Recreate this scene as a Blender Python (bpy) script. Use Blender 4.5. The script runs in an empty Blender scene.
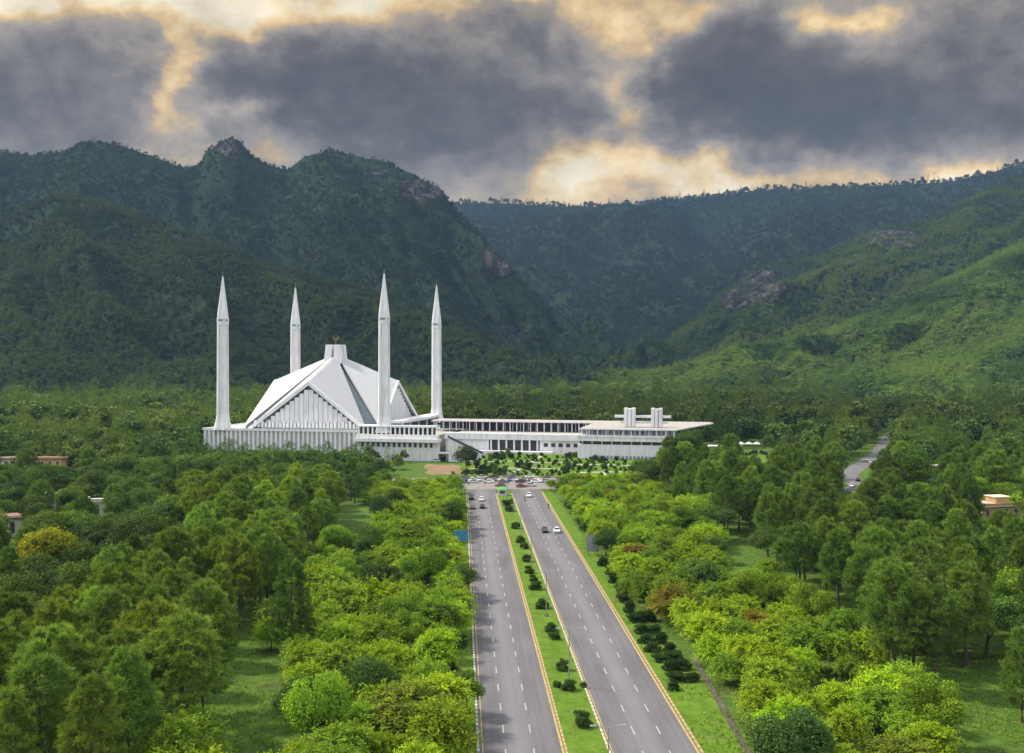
import bpy, bmesh, math, random
import numpy as np
from mathutils import Vector, Matrix

S = bpy.context.scene
COL = S.collection
F = 1060.0          # focal length in pixels of a 1024 px wide frame
EYE = 50.0          # metres the drone hovers above the road

# ------------------------------------------------------------------ camera
cam_d = bpy.data.cameras.new('camera')
cam = bpy.data.objects.new('camera', cam_d)
COL.objects.link(cam)
cam.location = (0, 0, EYE)
cam.rotation_euler = (math.radians(90), 0, 0)
cam_d.sensor_width = 36.0
cam_d.lens = 36.0 * F / 1024.0
cam_d.shift_y = -18.5 / 1024.0
cam_d.clip_start = 1.0
cam_d.clip_end = 30000.0
S.camera = cam

# ------------------------------------------------------------------ sun, exposure
SUN_EL, SUN_AZ = 47.0, 287.0        # azimuth clockwise from +Y: high on the left, a little ahead of the camera
sd = bpy.data.lights.new('sun', 'SUN')
sun = bpy.data.objects.new('sun', sd)
COL.objects.link(sun)
sd.energy = 3.7
sd.angle = math.radians(5)
sd.color = (1.0, 0.90, 0.74)
_a, _e = math.radians(SUN_AZ), math.radians(SUN_EL)
sdir = Vector((math.sin(_a) * math.cos(_e), math.cos(_a) * math.cos(_e), math.sin(_e)))
sun.rotation_euler = sdir.to_track_quat('Z', 'Y').to_euler()
sun.location = (-300, -100, 900)
S.view_settings.view_transform = 'Standard'
S.view_settings.look = 'None'
S.view_settings.exposure = 0.85
S.view_settings.gamma = 1.0
S.view_settings.use_curve_mapping = False
S.render.engine = 'CYCLES'
cy = S.cycles
cy.max_bounces = 5
cy.diffuse_bounces = 2
cy.glossy_bounces = 1
cy.transmission_bounces = 2
cy.transparent_max_bounces = 4
cy.volume_bounces = 0
cy.use_denoising = True
cy.caustics_reflective = False
cy.caustics_refractive = False


# ------------------------------------------------------------------ node helper
class NT:
    def __init__(s, tree):
        s.t = tree; s.n = tree.nodes; s.l = tree.links

    def new(s, typ, **kw):
        n = s.n.new(typ)
        for k, v in kw.items():
            setattr(n, k, v)
        return n

    def put(s, sock, v):
        if hasattr(v, 'links'):
            s.l.new(v, sock)
        elif v is not None:
            sock.default_value = v

    def math(s, op, a, b=None, c=None, clamp=False):
        n = s.new('ShaderNodeMath', operation=op, use_clamp=clamp)
        for i, v in enumerate((a, b, c)):
            if v is not None:
                s.put(n.inputs[i], v)
        return n.outputs[0]

    def vmath(s, op, a, b=None, out=0):
        n = s.new('ShaderNodeVectorMath', operation=op)
        s.put(n.inputs[0], a)
        if b is not None:
            s.put(n.inputs[1], b)
        return n.outputs[out]

    def noise(s, vec, scale, detail=4, rough=0.55, color=False):
        n = s.new('ShaderNodeTexNoise')
        s.put(n.inputs['Vector'], vec)
        n.inputs['Scale'].default_value = scale
        n.inputs['Detail'].default_value = detail
        n.inputs['Roughness'].default_value = rough
        return n.outputs['Color'] if color else n.outputs['Fac']

    def ramp(s, fac, stops, interp='LINEAR'):
        n = s.new('ShaderNodeValToRGB')
        s.put(n.inputs[0], fac)
        r = n.color_ramp
        r.interpolation = interp
        while len(r.elements) < len(stops):
            r.elements.new(0.5)
        for e, (p, c) in zip(r.elements, stops):
            e.position = p
            e.color = (c[0], c[1], c[2], 1.0) if not isinstance(c, (int, float)) else (c, c, c, 1.0)
        return n.outputs['Color']

    def mix(s, fac, a, b, mode='MIX'):
        n = s.new('ShaderNodeMix', data_type='RGBA', blend_type=mode)
        s.put(n.inputs[0], fac)
        for k, v in ((6, a), (7, b)):
            if isinstance(v, tuple) and len(v) == 3:
                v = (*v, 1.0)
            s.put(n.inputs[k], v)
        return n.outputs[2]

    def smooth(s, v, lo, hi, a=0.0, b=1.0):
        n = s.new('ShaderNodeMapRange', interpolation_type='SMOOTHSTEP')
        s.put(n.inputs[0], v)
        for k, x in ((1, lo), (2, hi), (3, a), (4, b)):
            n.inputs[k].default_value = x
        return n.outputs[0]


# ------------------------------------------------------------------ world: Nishita sky behind a deck of sunset cloud
W = bpy.data.worlds.new('World')
S.world = W
W.use_nodes = True
W.node_tree.nodes.clear()
n = NT(W.node_tree)
tc = n.new('ShaderNodeTexCoord')
d = tc.outputs['Generated']
sx = n.new('ShaderNodeSeparateXYZ'); n.put(sx.inputs[0], d)
yy = n.math('MAXIMUM', sx.outputs[1], 0.06)
u = n.math('DIVIDE', sx.outputs[0], yy)
v = n.math('DIVIDE', sx.outputs[2], yy)
cx = n.new('ShaderNodeCombineXYZ'); n.put(cx.inputs[0], u); n.put(cx.inputs[1], v)
uv = cx.outputs[0]                                   # tangent of azimuth, tangent of elevation
strd = n.vmath('MULTIPLY', d, (1.0, 1.0, 1.35))
w1 = n.vmath('SUBTRACT', n.noise(strd, 5.0, 5, 0.6, True), (0.5, 0.5, 0.5))
w2 = n.vmath('SUBTRACT', n.noise(strd, 17.0, 4, 0.6, True), (0.5, 0.5, 0.5))
wp = n.vmath('ADD', uv, n.vmath('MULTIPLY', w1, (0.17, 0.10, 0.0)))
wp = n.vmath('ADD', wp, n.vmath('MULTIPLY', w2, (0.06, 0.04, 0.0)))
# masses (+) and gaps (-) of the cloud deck: azimuth tangent, elevation tangent, half sizes, weight
BLOBS = [
    (-0.47, 0.262, 0.15, 0.050, .75), (-0.40, 0.195, 0.24, 0.030, .36),
    (-0.10, 0.250, 0.15, 0.050, .85), (-0.03, 0.195, 0.12, 0.040, .50), (-0.22, 0.255, 0.09, 0.040, .45), (0.02, 0.305, 0.07, 0.03, .5),
    (0.17, 0.285, 0.06, 0.05, .6), (0.22, 0.240, 0.10, 0.045, .75), (0.32, 0.235, 0.14, 0.045, .6), (0.43, 0.285, 0.15, 0.06, .75),
    (0.46, 0.210, 0.11, 0.03, .45), (0.26, 0.305, 0.05, 0.035, .5), (0.08, 0.215, 0.03, 0.02, .25),
    (-0.330, 0.255, 0.018, 0.05, -.75), (-0.28, 0.305, 0.05, 0.022, -.5), (-0.17, 0.330, 0.13, 0.024, -.75), (-0.45, 0.335, 0.15, 0.018, -.85),
    (0.06, 0.170, 0.035, 0.035, -.70), (0.108, 0.240, 0.028, 0.065, -.72), (0.15, 0.185, 0.07, 0.028, -.55), (0.24, 0.180, 0.10, 0.024, -.60),
    (0.325, 0.322, 0.055, 0.018, -.75), (0.03, 0.342, 0.05, 0.012, -.6), (0.45, 0.166, 0.13, 0.014, -.5), (0.155, 0.322, 0.045, 0.026, -.6),
    (-0.24, 0.231, 0.05, 0.010, -.62), (-0.26, 0.185, 0.09, 0.012, -.35), (0.09, 0.32, 0.03, 0.02, -.4),
]
D = None
for bx_, by_, rx, ry, amp in BLOBS:
    q = n.vmath('MULTIPLY', n.vmath('SUBTRACT', wp, (bx_, by_, 0.0)), (1 / rx, 1 / ry, 0.0))
    q = n.vmath('DOT_PRODUCT', q, q, 1)
    g = n.math('MULTIPLY', n.math('POWER', math.e, n.math('MULTIPLY', q, -1.0)), amp)
    D = g if D is None else n.math('ADD', D, g)
fb = n.noise(n.vmath('ADD', strd, n.vmath('MULTIPLY', w1, (0.12, 0.12, 0.12))), 8.5, 7, 0.56)
fine = n.noise(n.vmath('ADD', strd, n.vmath('MULTIPLY', w2, (0.03, 0.03, 0.03))), 28.0, 6, 0.64)
D = n.math('ADD', n.math('ADD', D, 0.25), n.math('MULTIPLY', n.math('SUBTRACT', fb, 0.5), 2.0))
D = n.math('ADD', D, n.math('MULTIPLY', n.math('SUBTRACT', fine, 0.5), 0.95))
cl = n.ramp(n.math('MULTIPLY', n.math('ADD', D, 0.5), 0.55), [
    (0.0, (0.52, 0.45, 0.33)), (0.13, (0.48, 0.37, 0.20)), (0.26, (0.39, 0.27, 0.125)), (0.40, (0.225, 0.183, 0.130)),
    (0.51, (0.172, 0.147, 0.124)), (0.63, (0.118, 0.103, 0.092)), (0.80, (0.070, 0.061, 0.056)), (1.0, (0.046, 0.041, 0.040))])
# swells of lighter and darker vapour inside the deck
lum = n.math('ADD', 0.2, n.math('MULTIPLY', n.noise(n.vmath('ADD', strd, n.vmath('MULTIPLY', w1, (0.10, 0.10, 0.10))), 12.0, 6, 0.58), 1.6))
cl = n.mix(1.0, cl, lum, 'MULTIPLY')
# away from the sunset the overcast overhead is a brighter, even grey
deck = n.ramp(fb, [(0.3, (0.80, 0.84, 0.92)), (0.7, (1.15, 1.17, 1.20))])
up = n.smooth(sx.outputs[2], 0.36, 0.80)
back = n.smooth(sx.outputs[1], 0.35, -0.2)
away = n.math('MAXIMUM', up, n.math('MULTIPLY', back, 0.75))
cl = n.mix(away, cl, deck)
sky = n.new('ShaderNodeTexSky', sky_type='NISHITA', sun_disc=False, sun_elevation=math.radians(SUN_EL),
            sun_rotation=math.radians(SUN_AZ), dust_density=2.0)
bg1 = n.new('ShaderNodeBackground'); n.put(bg1.inputs[0], sky.outputs[0]); bg1.inputs[1].default_value = 0.06
bg2 = n.new('ShaderNodeBackground'); n.put(bg2.inputs[0], cl); bg2.inputs[1].default_value = 1.0
ms = n.new('ShaderNodeMixShader'); ms.inputs[0].default_value = 0.97
n.l.new(bg1.outputs[0], ms.inputs[1]); n.l.new(bg2.outputs[0], ms.inputs[2])
wo = n.new('ShaderNodeOutputWorld'); n.l.new(ms.outputs[0], wo.inputs[0])
W.cycles.sampling_method = 'MANUAL'
W.cycles.sample_map_resolution = 512


# ------------------------------------------------------------------ materials
def mat(name, base, rough=0.8, spec=0.3, metal=0.0, build=None, emit=None):
    m = bpy.data.materials.new(name)
    m.use_nodes = True
    t = NT(m.node_tree)
    b = t.n['Principled BSDF']
    b.inputs['Base Color'].default_value = (*base, 1)
    b.inputs['Roughness'].default_value = rough
    b.inputs['Specular IOR Level'].default_value = spec
    b.inputs['Metallic'].default_value = metal
    if build:
        c = build(t, b)
        if c is not None:
            t.put(b.inputs['Base Color'], c)
    return m


def bump(t, b, h, strength, dist):
    bp = t.new('ShaderNodeBump')
    bp.inputs['Strength'].default_value = strength
    bp.inputs['Distance'].default_value = dist
    t.put(bp.inputs['Height'], h)
    t.l.new(bp.outputs[0], b.inputs['Normal'])


def objc(t):
    return t.new('ShaderNodeTexCoord').outputs['Object']


def speckle(lo, hi, scale, detail=5, stretch=None):
    def f(t, b):
        c = objc(t)
        if stretch:
            c = t.vmath('MULTIPLY', c, stretch)
        return t.ramp(t.noise(c, scale, detail, 0.6), [(0.3, lo), (0.7, hi)])
    return f


def _white(t, b):
    c = objc(t)
    streak = t.noise(t.vmath('MULTIPLY', c, (1.0, 1.0, 0.12)), 0.9, 5, 0.6)
    big = t.noise(c, 0.12, 3, 0.5)
    col = t.ramp(streak, [(0.28, (0.50, 0.50, 0.50)), (0.48, (0.68, 0.68, 0.69)), (0.66, (0.76, 0.76, 0.77))])
    return t.mix(1.0, col, t.ramp(big, [(0.3, 0.88), (0.7, 1.0)]), 'MULTIPLY')


def _roof(t, b):
    c = objc(t)
    big = t.noise(c, 0.25, 4, 0.6)
    tile = t.new('ShaderNodeTexBrick')
    t.put(tile.inputs['Vector'], c)
    tile.inputs['Scale'].default_value = 0.9
    tile.inputs['Color1'].default_value = (0.405, 0.41, 0.425, 1)
    tile.inputs['Color2'].default_value = (0.365, 0.375, 0.395, 1)
    tile.inputs['Mortar'].default_value = (0.33, 0.33, 0.35, 1)
    tile.inputs['Mortar Size'].default_value = 0.03
    return t.mix(1.0, tile.outputs['Color'], t.ramp(big, [(0.3, 0.92), (0.7, 1.0)]), 'MULTIPLY')


EDGES = (2.5, 13.3, 19.0, 30.4)


def _asphalt(t, b):
    c = objc(t)
    s = t.new('ShaderNodeSeparateXYZ'); t.put(s.inputs[0], c)
    fine = t.noise(c, 1.6, 6, 0.7)
    long = t.noise(t.vmath('MULTIPLY', c, (1.0, 0.02, 1.0)), 1.3, 4, 0.6)      # wheel tracks
    patch = t.noise(t.vmath('MULTIPLY', c, (0.25, 0.05, 1.0)), 1.0, 3, 0.5)
    col = t.ramp(fine, [(0.3, (0.086, 0.083, 0.092)), (0.7, (0.110, 0.106, 0.116))])
    col = t.mix(1.0, col, t.ramp(long, [(0.3, 0.84), (0.7, 1.16)]), 'MULTIPLY')
    col = t.mix(1.0, col, t.ramp(patch, [(0.35, 0.88), (0.65, 1.1)]), 'MULTIPLY')
    # tarred repairs: rectangular patches of fresher, darker surfacing; oil and dirt along the kerbs
    vo = t.new('ShaderNodeTexVoronoi', feature='F1', distance='CHEBYCHEV')
    t.put(vo.inputs['Vector'], t.vmath('MULTIPLY', c, (0.28, 0.045, 1.0)))
    vo.inputs['Scale'].default_value = 1.0
    sel = t.new('ShaderNodeSeparateColor'); t.put(sel.inputs[0], vo.outputs['Color'])
    pm = t.math('MULTIPLY', t.math('GREATER_THAN', sel.outputs[0], 0.80), t.math('LESS_THAN', vo.outputs['Distance'], 0.34))
    col = t.mix(t.math('MULTIPLY', pm, 0.26), col, (0.055, 0.054, 0.058))
    spots = t.smooth(t.noise(t.vmath('MULTIPLY', c, (1.0, 0.35, 1.0)), 0.9, 5, 0.75), 0.60, 0.74, 0.0, 0.30)
    col = t.mix(spots, col, (0.060, 0.058, 0.060))
    for ue in EDGES:
        e = t.math('POWER', math.e, t.math('MULTIPLY', t.math('ABSOLUTE', t.math('SUBTRACT', s.outputs[0], ue)), -2.2))
        col = t.mix(t.math('MULTIPLY', e, t.math('MULTIPLY', fine, 0.9)), col, (0.095, 0.078, 0.055))
    # the middle lane of each carriageway is polished paler by traffic
    for u0 in (7.5, 24.8):
        w = t.math('POWER', math.e, t.math('MULTIPLY', t.math('POWER', t.math('DIVIDE', t.math('SUBTRACT', s.outputs[0], u0), 1.5), 2.0), -1.0))
        col = t.mix(t.math('MULTIPLY', w, 0.5), col, (0.165, 0.160, 0.172))
    return col


def stripes(c1, c2, period):
    def f(t, b):
        c = objc(t)
        s = t.new('ShaderNodeSeparateXYZ'); t.put(s.inputs[0], c)
        fr = t.math('FRACT', t.math('DIVIDE', t.math('ADD', s.outputs[1], 1000.0), period))
        col = t.mix(t.math('GREATER_THAN', fr, 0.5), c1, c2)
        return t.mix(1.0, col, t.ramp(t.noise(c, 2.5, 4, 0.7), [(0.3, 0.72), (0.65, 1.0)]), 'MULTIPLY')
    return f


def _ground(t, b):
    c = t.new('ShaderNodeNewGeometry').outputs['Position']
    a = t.noise(c, 0.035, 5, 0.6)
    f2 = t.noise(c, 0.5, 5, 0.7)
    f3 = t.noise(c, 2.6, 3, 0.7)
    g = t.ramp(f2, [(0.28, (0.030, 0.060, 0.010)), (0.5, (0.062, 0.115, 0.016)), (0.72, (0.105, 0.165, 0.024))])
    soil = t.ramp(f2, [(0.3, (0.045, 0.050, 0.020)), (0.7, (0.085, 0.085, 0.035))])
    col = t.mix(t.smooth(a, 0.56, 0.68, 0.0, 0.8), g, soil)
    col = t.mix(1.0, col, t.ramp(f3, [(0.3, 0.6), (0.7, 1.25)]), 'MULTIPLY')
    bump(t, b, t.math('ADD', f2, t.math('MULTIPLY', f3, 0.6)), 0.7, 0.4)
    return col


def _lawn(t, b):
    c = t.new('ShaderNodeNewGeometry').outputs['Position']
    f2 = t.noise(c, 0.35, 5, 0.7)
    f3 = t.noise(c, 3.0, 3, 0.7)
    g = t.ramp(f2, [(0.28, (0.050, 0.098, 0.010)), (0.5, (0.082, 0.150, 0.014)), (0.72, (0.120, 0.190, 0.022))])
    g = t.mix(1.0, g, t.ramp(f3, [(0.3, 0.65), (0.7, 1.2)]), 'MULTIPLY')
    dry = t.smooth(t.noise(c, 0.16, 6, 0.7), 0.55, 0.70, 0.0, 0.65)
    g = t.mix(dry, g, t.ramp(f3, [(0.3, (0.105, 0.105, 0.035)), (0.7, (0.16, 0.15, 0.06))]))
    bare = t.smooth(t.noise(c, 0.45, 5, 0.75), 0.64, 0.72, 0.0, 0.7)
    g = t.mix(bare, g, (0.12, 0.088, 0.05))
    bump(t, b, f3, 0.5, 0.2)
    return g


def _hill(t, b):
    g = t.new('ShaderNodeNewGeometry')
    c = g.outputs['Position']
    a = t.noise(c, 0.004, 5, 0.6)
    f2 = t.noise(c, 0.05, 5, 0.65)
    veg = t.ramp(f2, [(0.3, (0.008, 0.016, 0.009)), (0.55, (0.013, 0.025, 0.011)), (0.75, (0.022, 0.034, 0.014))])
    veg = t.mix(1.0, veg, t.ramp(a, [(0.35, 0.75), (0.65, 1.2)]), 'MULTIPLY')
    at = t.new('ShaderNodeAttribute', attribute_name='rock')
    rk = t.noise(t.vmath('MULTIPLY', c, (1, 1, 0.22)), 0.035, 7, 0.75)
    rock = t.ramp(rk, [(0.40, (0.012, 0.013, 0.016)), (0.49, (0.050, 0.049, 0.053)), (0.57, (0.115, 0.108, 0.108)), (0.68, (0.22, 0.205, 0.195))])  # darkest stops paint shadow into the crevices
    m = t.smooth(t.math('MULTIPLY', at.outputs['Fac'], t.math('MULTIPLY', t.math('ADD', rk, t.noise(c, 0.012, 5, 0.7)), 1.0)), 0.44, 0.62)
    bump(t, b, t.math('ADD', f2, t.math('MULTIPLY', t.math('MULTIPLY', rk, m), 4.0)), 1.0, 14.0)
    return t.mix(m, veg, rock)


def leaf_mat(name, instanced):
    m = bpy.data.materials.new(name)
    m.use_nodes = True
    t = NT(m.node_tree)
    t.n.clear()
    var = t.new('ShaderNodeAttribute', attribute_name='leaf')
    if instanced:
        tint = t.new('ShaderNodeAttribute', attribute_type='INSTANCER', attribute_name='tint').outputs['Color']
    else:
        tint = t.new('ShaderNodeObjectInfo').outputs['Color']
    k = t.ramp(var.outputs['Fac'], [(0.0, (0.52, 0.58, 0.66)), (0.5, (1.0, 1.0, 1.0)), (1.0, (1.75, 1.55, 1.15))])
    col = t.mix(1.0, tint, k, 'MULTIPLY')
    p = t.new('ShaderNodeBsdfPrincipled')
    t.put(p.inputs['Base Color'], col)
    p.inputs['Roughness'].default_value = 0.55
    p.inputs['Specular IOR Level'].default_value = 0.08
    tr = t.new('ShaderNodeBsdfTranslucent')
    t.put(tr.inputs[0], t.mix(1.0, col, (1.15, 1.2, 0.5), 'MULTIPLY'))
    mx = t.new('ShaderNodeMixShader'); mx.inputs[0].default_value = 0.28
    t.l.new(p.outputs[0], mx.inputs[1]); t.l.new(tr.outputs[0], mx.inputs[2])
    o = t.new('ShaderNodeOutputMaterial'); t.l.new(mx.outputs[0], o.inputs[0])
    return m


def _paint(t, b):
    return t.new('ShaderNodeObjectInfo').outputs['Color']


M = dict(
    white=mat('white_concrete', (0.6, 0.6, 0.6), 0.75, 0.25, build=_white),
    roof=mat('white_roof_tile', (0.68, 0.68, 0.7), 0.55, 0.35, build=_roof),
    deck=mat('pale_paving', (0.5, 0.49, 0.47), 0.85, build=speckle((0.25, 0.235, 0.22), (0.34, 0.325, 0.305), 0.35)),
    dark=mat('dark_glass_and_shade', (0.03, 0.032, 0.04), 0.35, 0.5, build=speckle((0.022, 0.023, 0.03), (0.05, 0.052, 0.065), 0.6)),  # window glass, and shade painted as dark sheets in open bays
    screen=mat('grey_glass_and_shade', (0.2, 0.21, 0.26), 0.45, 0.4, build=speckle((0.16, 0.17, 0.22), (0.26, 0.27, 0.33), 0.5)),  # screen glass, and painted shade inside the minaret lanterns
    teal=mat('teal_glass', (0.03, 0.10, 0.12), 0.2, 0.6, build=speckle((0.015, 0.03, 0.038), (0.05, 0.075, 0.088), 0.3)),
    gold=mat('gilded_metal', (0.55, 0.36, 0.10), 0.3, 0.5, 0.9, build=speckle((0.16, 0.11, 0.05), (0.26, 0.18, 0.08), 3)),
    asphalt=mat('asphalt', (0.09, 0.09, 0.1), 0.85, 0.3, build=_asphalt),
    road=mat('worn_asphalt', (0.16, 0.15, 0.15), 0.9, build=speckle((0.13, 0.125, 0.125), (0.21, 0.20, 0.195), 0.25)),
    asphalt2=mat('old_asphalt', (0.1, 0.1, 0.1), 0.9, build=speckle((0.085, 0.083, 0.088), (0.13, 0.127, 0.132), 0.25)),
    pave=mat('concrete_forecourt', (0.3, 0.28, 0.26), 0.9, build=speckle((0.13, 0.12, 0.115), (0.21, 0.19, 0.175), 0.2)),
    pave2=mat('pale_gravel', (0.34, 0.32, 0.28), 0.95, build=speckle((0.24, 0.225, 0.19), (0.40, 0.375, 0.33), 0.3)),
    soil=mat('bare_soil', (0.25, 0.15, 0.08), 0.95, build=speckle((0.10, 0.075, 0.035), (0.24, 0.155, 0.085), 0.25)),
    mud=mat('mossy_concrete', (0.08, 0.07, 0.05), 0.95, build=speckle((0.035, 0.035, 0.022), (0.12, 0.105, 0.08), 0.7)),
    line=mat('white_road_paint', (0.7, 0.7, 0.68), 0.7, build=speckle((0.18, 0.18, 0.18), (0.38, 0.38, 0.37), 1.4)),
    yline=mat('yellow_road_paint', (0.6, 0.42, 0.08), 0.7, build=speckle((0.22, 0.17, 0.07), (0.42, 0.31, 0.10), 1.2)),
    kerb_y=mat('yellow_black_kerb', (0.5, 0.4, 0.1), 0.8, build=stripes((0.36, 0.285, 0.12), (0.24, 0.185, 0.085), 1.6)),
    kerb_w=mat('white_black_kerb', (0.5, 0.5, 0.5), 0.8, build=stripes((0.42, 0.41, 0.37), (0.20, 0.19, 0.16), 1.6)),
    kerb_p=mat('pale_kerb', (0.5, 0.5, 0.5), 0.8, build=stripes((0.48, 0.44, 0.34), (0.30, 0.26, 0.18), 1.6)),
    ground=mat('ground_cover', (0.06, 0.1, 0.02), 0.95, 0.1, build=_ground),
    lawn=mat('mown_grass', (0.08, 0.15, 0.02), 0.95, 0.1, build=_lawn),
    hill=mat('hill_scrub', (0.04, 0.06, 0.02), 0.95, 0.05, build=_hill),
    bark=mat('bark', (0.09, 0.065, 0.045), 0.9, 0.1, build=speckle((0.05, 0.037, 0.027), (0.13, 0.098, 0.07), 1.3, stretch=(1, 1, 0.2))),
    leaf=leaf_mat('leaves', False),
    leafi=leaf_mat('far_leaves', True),
    metal=mat('galvanised_steel', (0.5, 0.52, 0.52), 0.45, 0.5, 0.4, build=speckle((0.20, 0.22, 0.22), (0.30, 0.32, 0.32), 0.8)),
    lampw=mat('lamp_head_white', (0.75, 0.75, 0.72), 0.4, build=speckle((0.24, 0.24, 0.24), (0.32, 0.32, 0.31), 4)),
    paint=mat('car_paint', (0.5, 0.5, 0.5), 0.25, 0.5, build=_paint),
    glass=mat('car_glass', (0.02, 0.022, 0.026), 0.1, 0.6, build=speckle((0.016, 0.018, 0.02), (0.03, 0.033, 0.04), 2)),
    rubber=mat('tyre_rubber', (0.02, 0.02, 0.02), 0.8, build=speckle((0.015, 0.015, 0.015), (0.03, 0.03, 0.03), 6)),
    alloy=mat('wheel_alloy', (0.5, 0.5, 0.5), 0.35, 0.5, 0.7, build=speckle((0.4, 0.4, 0.4), (0.6, 0.6, 0.6), 8)),
    red=mat('tail_lens', (0.35, 0.02, 0.02), 0.3, build=speckle((0.3, 0.015, 0.015), (0.4, 0.03, 0.03), 8)),
    grey=mat('grey_board', (0.24, 0.25, 0.27), 0.6, build=speckle((0.19, 0.20, 0.22), (0.27, 0.28, 0.31), 0.9)),
    blue=mat('blue_board', (0.04, 0.18, 0.30), 0.5, build=speckle((0.03, 0.15, 0.26), (0.05, 0.22, 0.36), 0.9)),
    tan=mat('tan_render', (0.42, 0.25, 0.12), 0.85, build=speckle((0.34, 0.20, 0.095), (0.48, 0.30, 0.16), 0.5)),
    cream=mat('cream_render', (0.55, 0.48, 0.38), 0.85, build=speckle((0.46, 0.40, 0.31), (0.60, 0.54, 0.44), 0.5)),
    brick=mat('red_brown_roof', (0.2, 0.1, 0.07), 0.85, build=speckle((0.14, 0.07, 0.045), (0.26, 0.13, 0.09), 0.8)),
    cloth=mat('cloth', (0.3, 0.3, 0.3), 0.9, build=_paint),
    skin=mat('skin', (0.30, 0.17, 0.11), 0.6, build=speckle((0.26, 0.15, 0.095), (0.33, 0.19, 0.125), 8)),
    hair=mat('hair', (0.015, 0.012, 0.01), 0.6, build=speckle((0.01, 0.009, 0.008), (0.025, 0.02, 0.017), 9)),
    wall=mat('white_plaster', (0.68, 0.68, 0.66), 0.85, build=speckle((0.38, 0.38, 0.37), (0.48, 0.48, 0.47), 0.4)),
)


# ------------------------------------------------------------------ mesh helpers
class MB:
    """Collects vertices and faces; build() links them as ONE mesh object."""
    def __init__(s):
        s.v = []; s.f = []

    def add(s, vs, fs):
        o = len(s.v)
        s.v += [tuple(map(float, p)) for p in vs]
        s.f += [tuple(i + o for i in f) for f in fs]
        return s

    def box(s, x0, x1, y0, y1, z0, z1):
        return s.add([(x0, y0, z0), (x1, y0, z0), (x1, y1, z0), (x0, y1, z0), (x0, y0, z1), (x1, y0, z1), (x1, y1, z1), (x0, y1, z1)],
                     [(3, 2, 1, 0), (4, 5, 6, 7), (0, 1, 5, 4), (1, 2, 6, 5), (2, 3, 7, 6), (3, 0, 4, 7)])

    def frustum(s, cx, cy, z0, z1, w0, d0, w1, d1, dx=0, dy=0):
        p = []
        for z, w, dd, ox, oy in ((z0, w0, d0, 0, 0), (z1, w1, d1, dx, dy)):
            p += [(cx + ox - w / 2, cy + oy - dd / 2, z), (cx + ox + w / 2, cy + oy - dd / 2, z), (cx + ox + w / 2, cy + oy + dd / 2, z), (cx + ox - w / 2, cy + oy + dd / 2, z)]
        return s.add(p, [(3, 2, 1, 0), (4, 5, 6, 7), (0, 1, 5, 4), (1, 2, 6, 5), (2, 3, 7, 6), (3, 0, 4, 7)])

    def prism(s, poly, z0, z1):
        k = len(poly)
        return s.add([(x, y, z0) for x, y in poly] + [(x, y, z1) for x, y in poly],
                     [tuple(range(k))[::-1], tuple(range(k, 2 * k))] + [(i, (i + 1) % k, k + (i + 1) % k, k + i) for i in range(k)])

    def loft(s, rings, close=True):
        k = len(rings[0]); vs = [p for r in rings for p in r]; fs = []
        for j in range(len(rings) - 1):
            for i in range(k):
                fs.append((j * k + i, j * k + (i + 1) % k, (j + 1) * k + (i + 1) % k, (j + 1) * k + i))
        if close:
            fs.append(tuple(range(k))[::-1]); fs.append(tuple((len(rings) - 1) * k + i for i in range(k)))
        return s.add(vs, fs)

    def tube(s, pts, rad, k=6):
        rings = []
        for i, p in enumerate(pts):
            p = Vector(p)
            a = Vector(pts[max(i - 1, 0)]); b = Vector(pts[min(i + 1, len(pts) - 1)])
            q = (b - a).to_track_quat('Z', 'Y')
            r = rad[i] if hasattr(rad, '__len__') else rad
            rings.append([p + q @ Vector((r * math.cos(2 * math.pi * j / k), r * math.sin(2 * math.pi * j / k), 0)) for j in range(k)])
        return s.loft(rings)

    def slab(s, tri, thick):
        """a planar polygon given a thickness against its normal"""
        P = [Vector(p) for p in tri]
        nn = (P[1] - P[0]).cross(P[2] - P[0]).normalized()
        k = len(P)
        return s.add(P + [p - nn * thick for p in P],
                     [tuple(range(k)), tuple(range(k, 2 * k))[::-1]] + [(i, k + i, k + (i + 1) % k, (i + 1) % k) for i in range(k)])

    def build(s, name, m, parent=None, smooth=False, loc=None, rotz=0.0):
        me = bpy.data.meshes.new(name)
        me.from_pydata(s.v, [], s.f)
        bm = bmesh.new(); bm.from_mesh(me)
        bmesh.ops.recalc_face_normals(bm, faces=bm.faces)
        bm.to_mesh(me); bm.free()
        me.materials.append(m)
        if smooth:
            me.polygons.foreach_set('use_smooth', [True] * len(me.polygons))
        o = bpy.data.objects.new(name, me)
        COL.objects.link(o)
        if parent:
            o.parent = parent
        if loc is not None:
            o.location = loc
        o.rotation_euler.z = rotz
        return o


def tag(o, label, cat, group=None):
    o['label'] = label; o['category'] = cat
    if group:
        o['group'] = group
    return o


def thing(name, label, cat, loc=(0, 0, 0), rotz=0.0, group=None):
    o = bpy.data.objects.new(name, None)
    o.empty_display_size = 0.5
    COL.objects.link(o)
    o.location = loc; o.rotation_euler.z = rotz
    return tag(o, label, cat, group)


def structure(o, kind='structure'):
    o['kind'] = kind
    return o


def kids(o):
    return [c for c in o.children]


def dup(root, loc, rotz=0.0, scale=None, label=None, group=None, color=None, paint=None):
    """a copy of a thing with copies of its parts and sub-parts"""
    def rec(o, par):
        c = o.copy(); COL.objects.link(c); c.parent = par
        if color is not None and o.data and o.data.materials and o.data.materials[0] in (M['leaf'], M['paint'], M['cloth']):
            c.color = color
        for ch in KIDS.get(o.name, ()):
            rec(ch, c)
        return c
    r = rec(root, None)
    r.location = loc; r.rotation_euler.z = rotz
    if scale is not None:
        r.scale = scale
    if label:
        r['label'] = label
    if group:
        r['group'] = group
    return r


KIDS = {}


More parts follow.
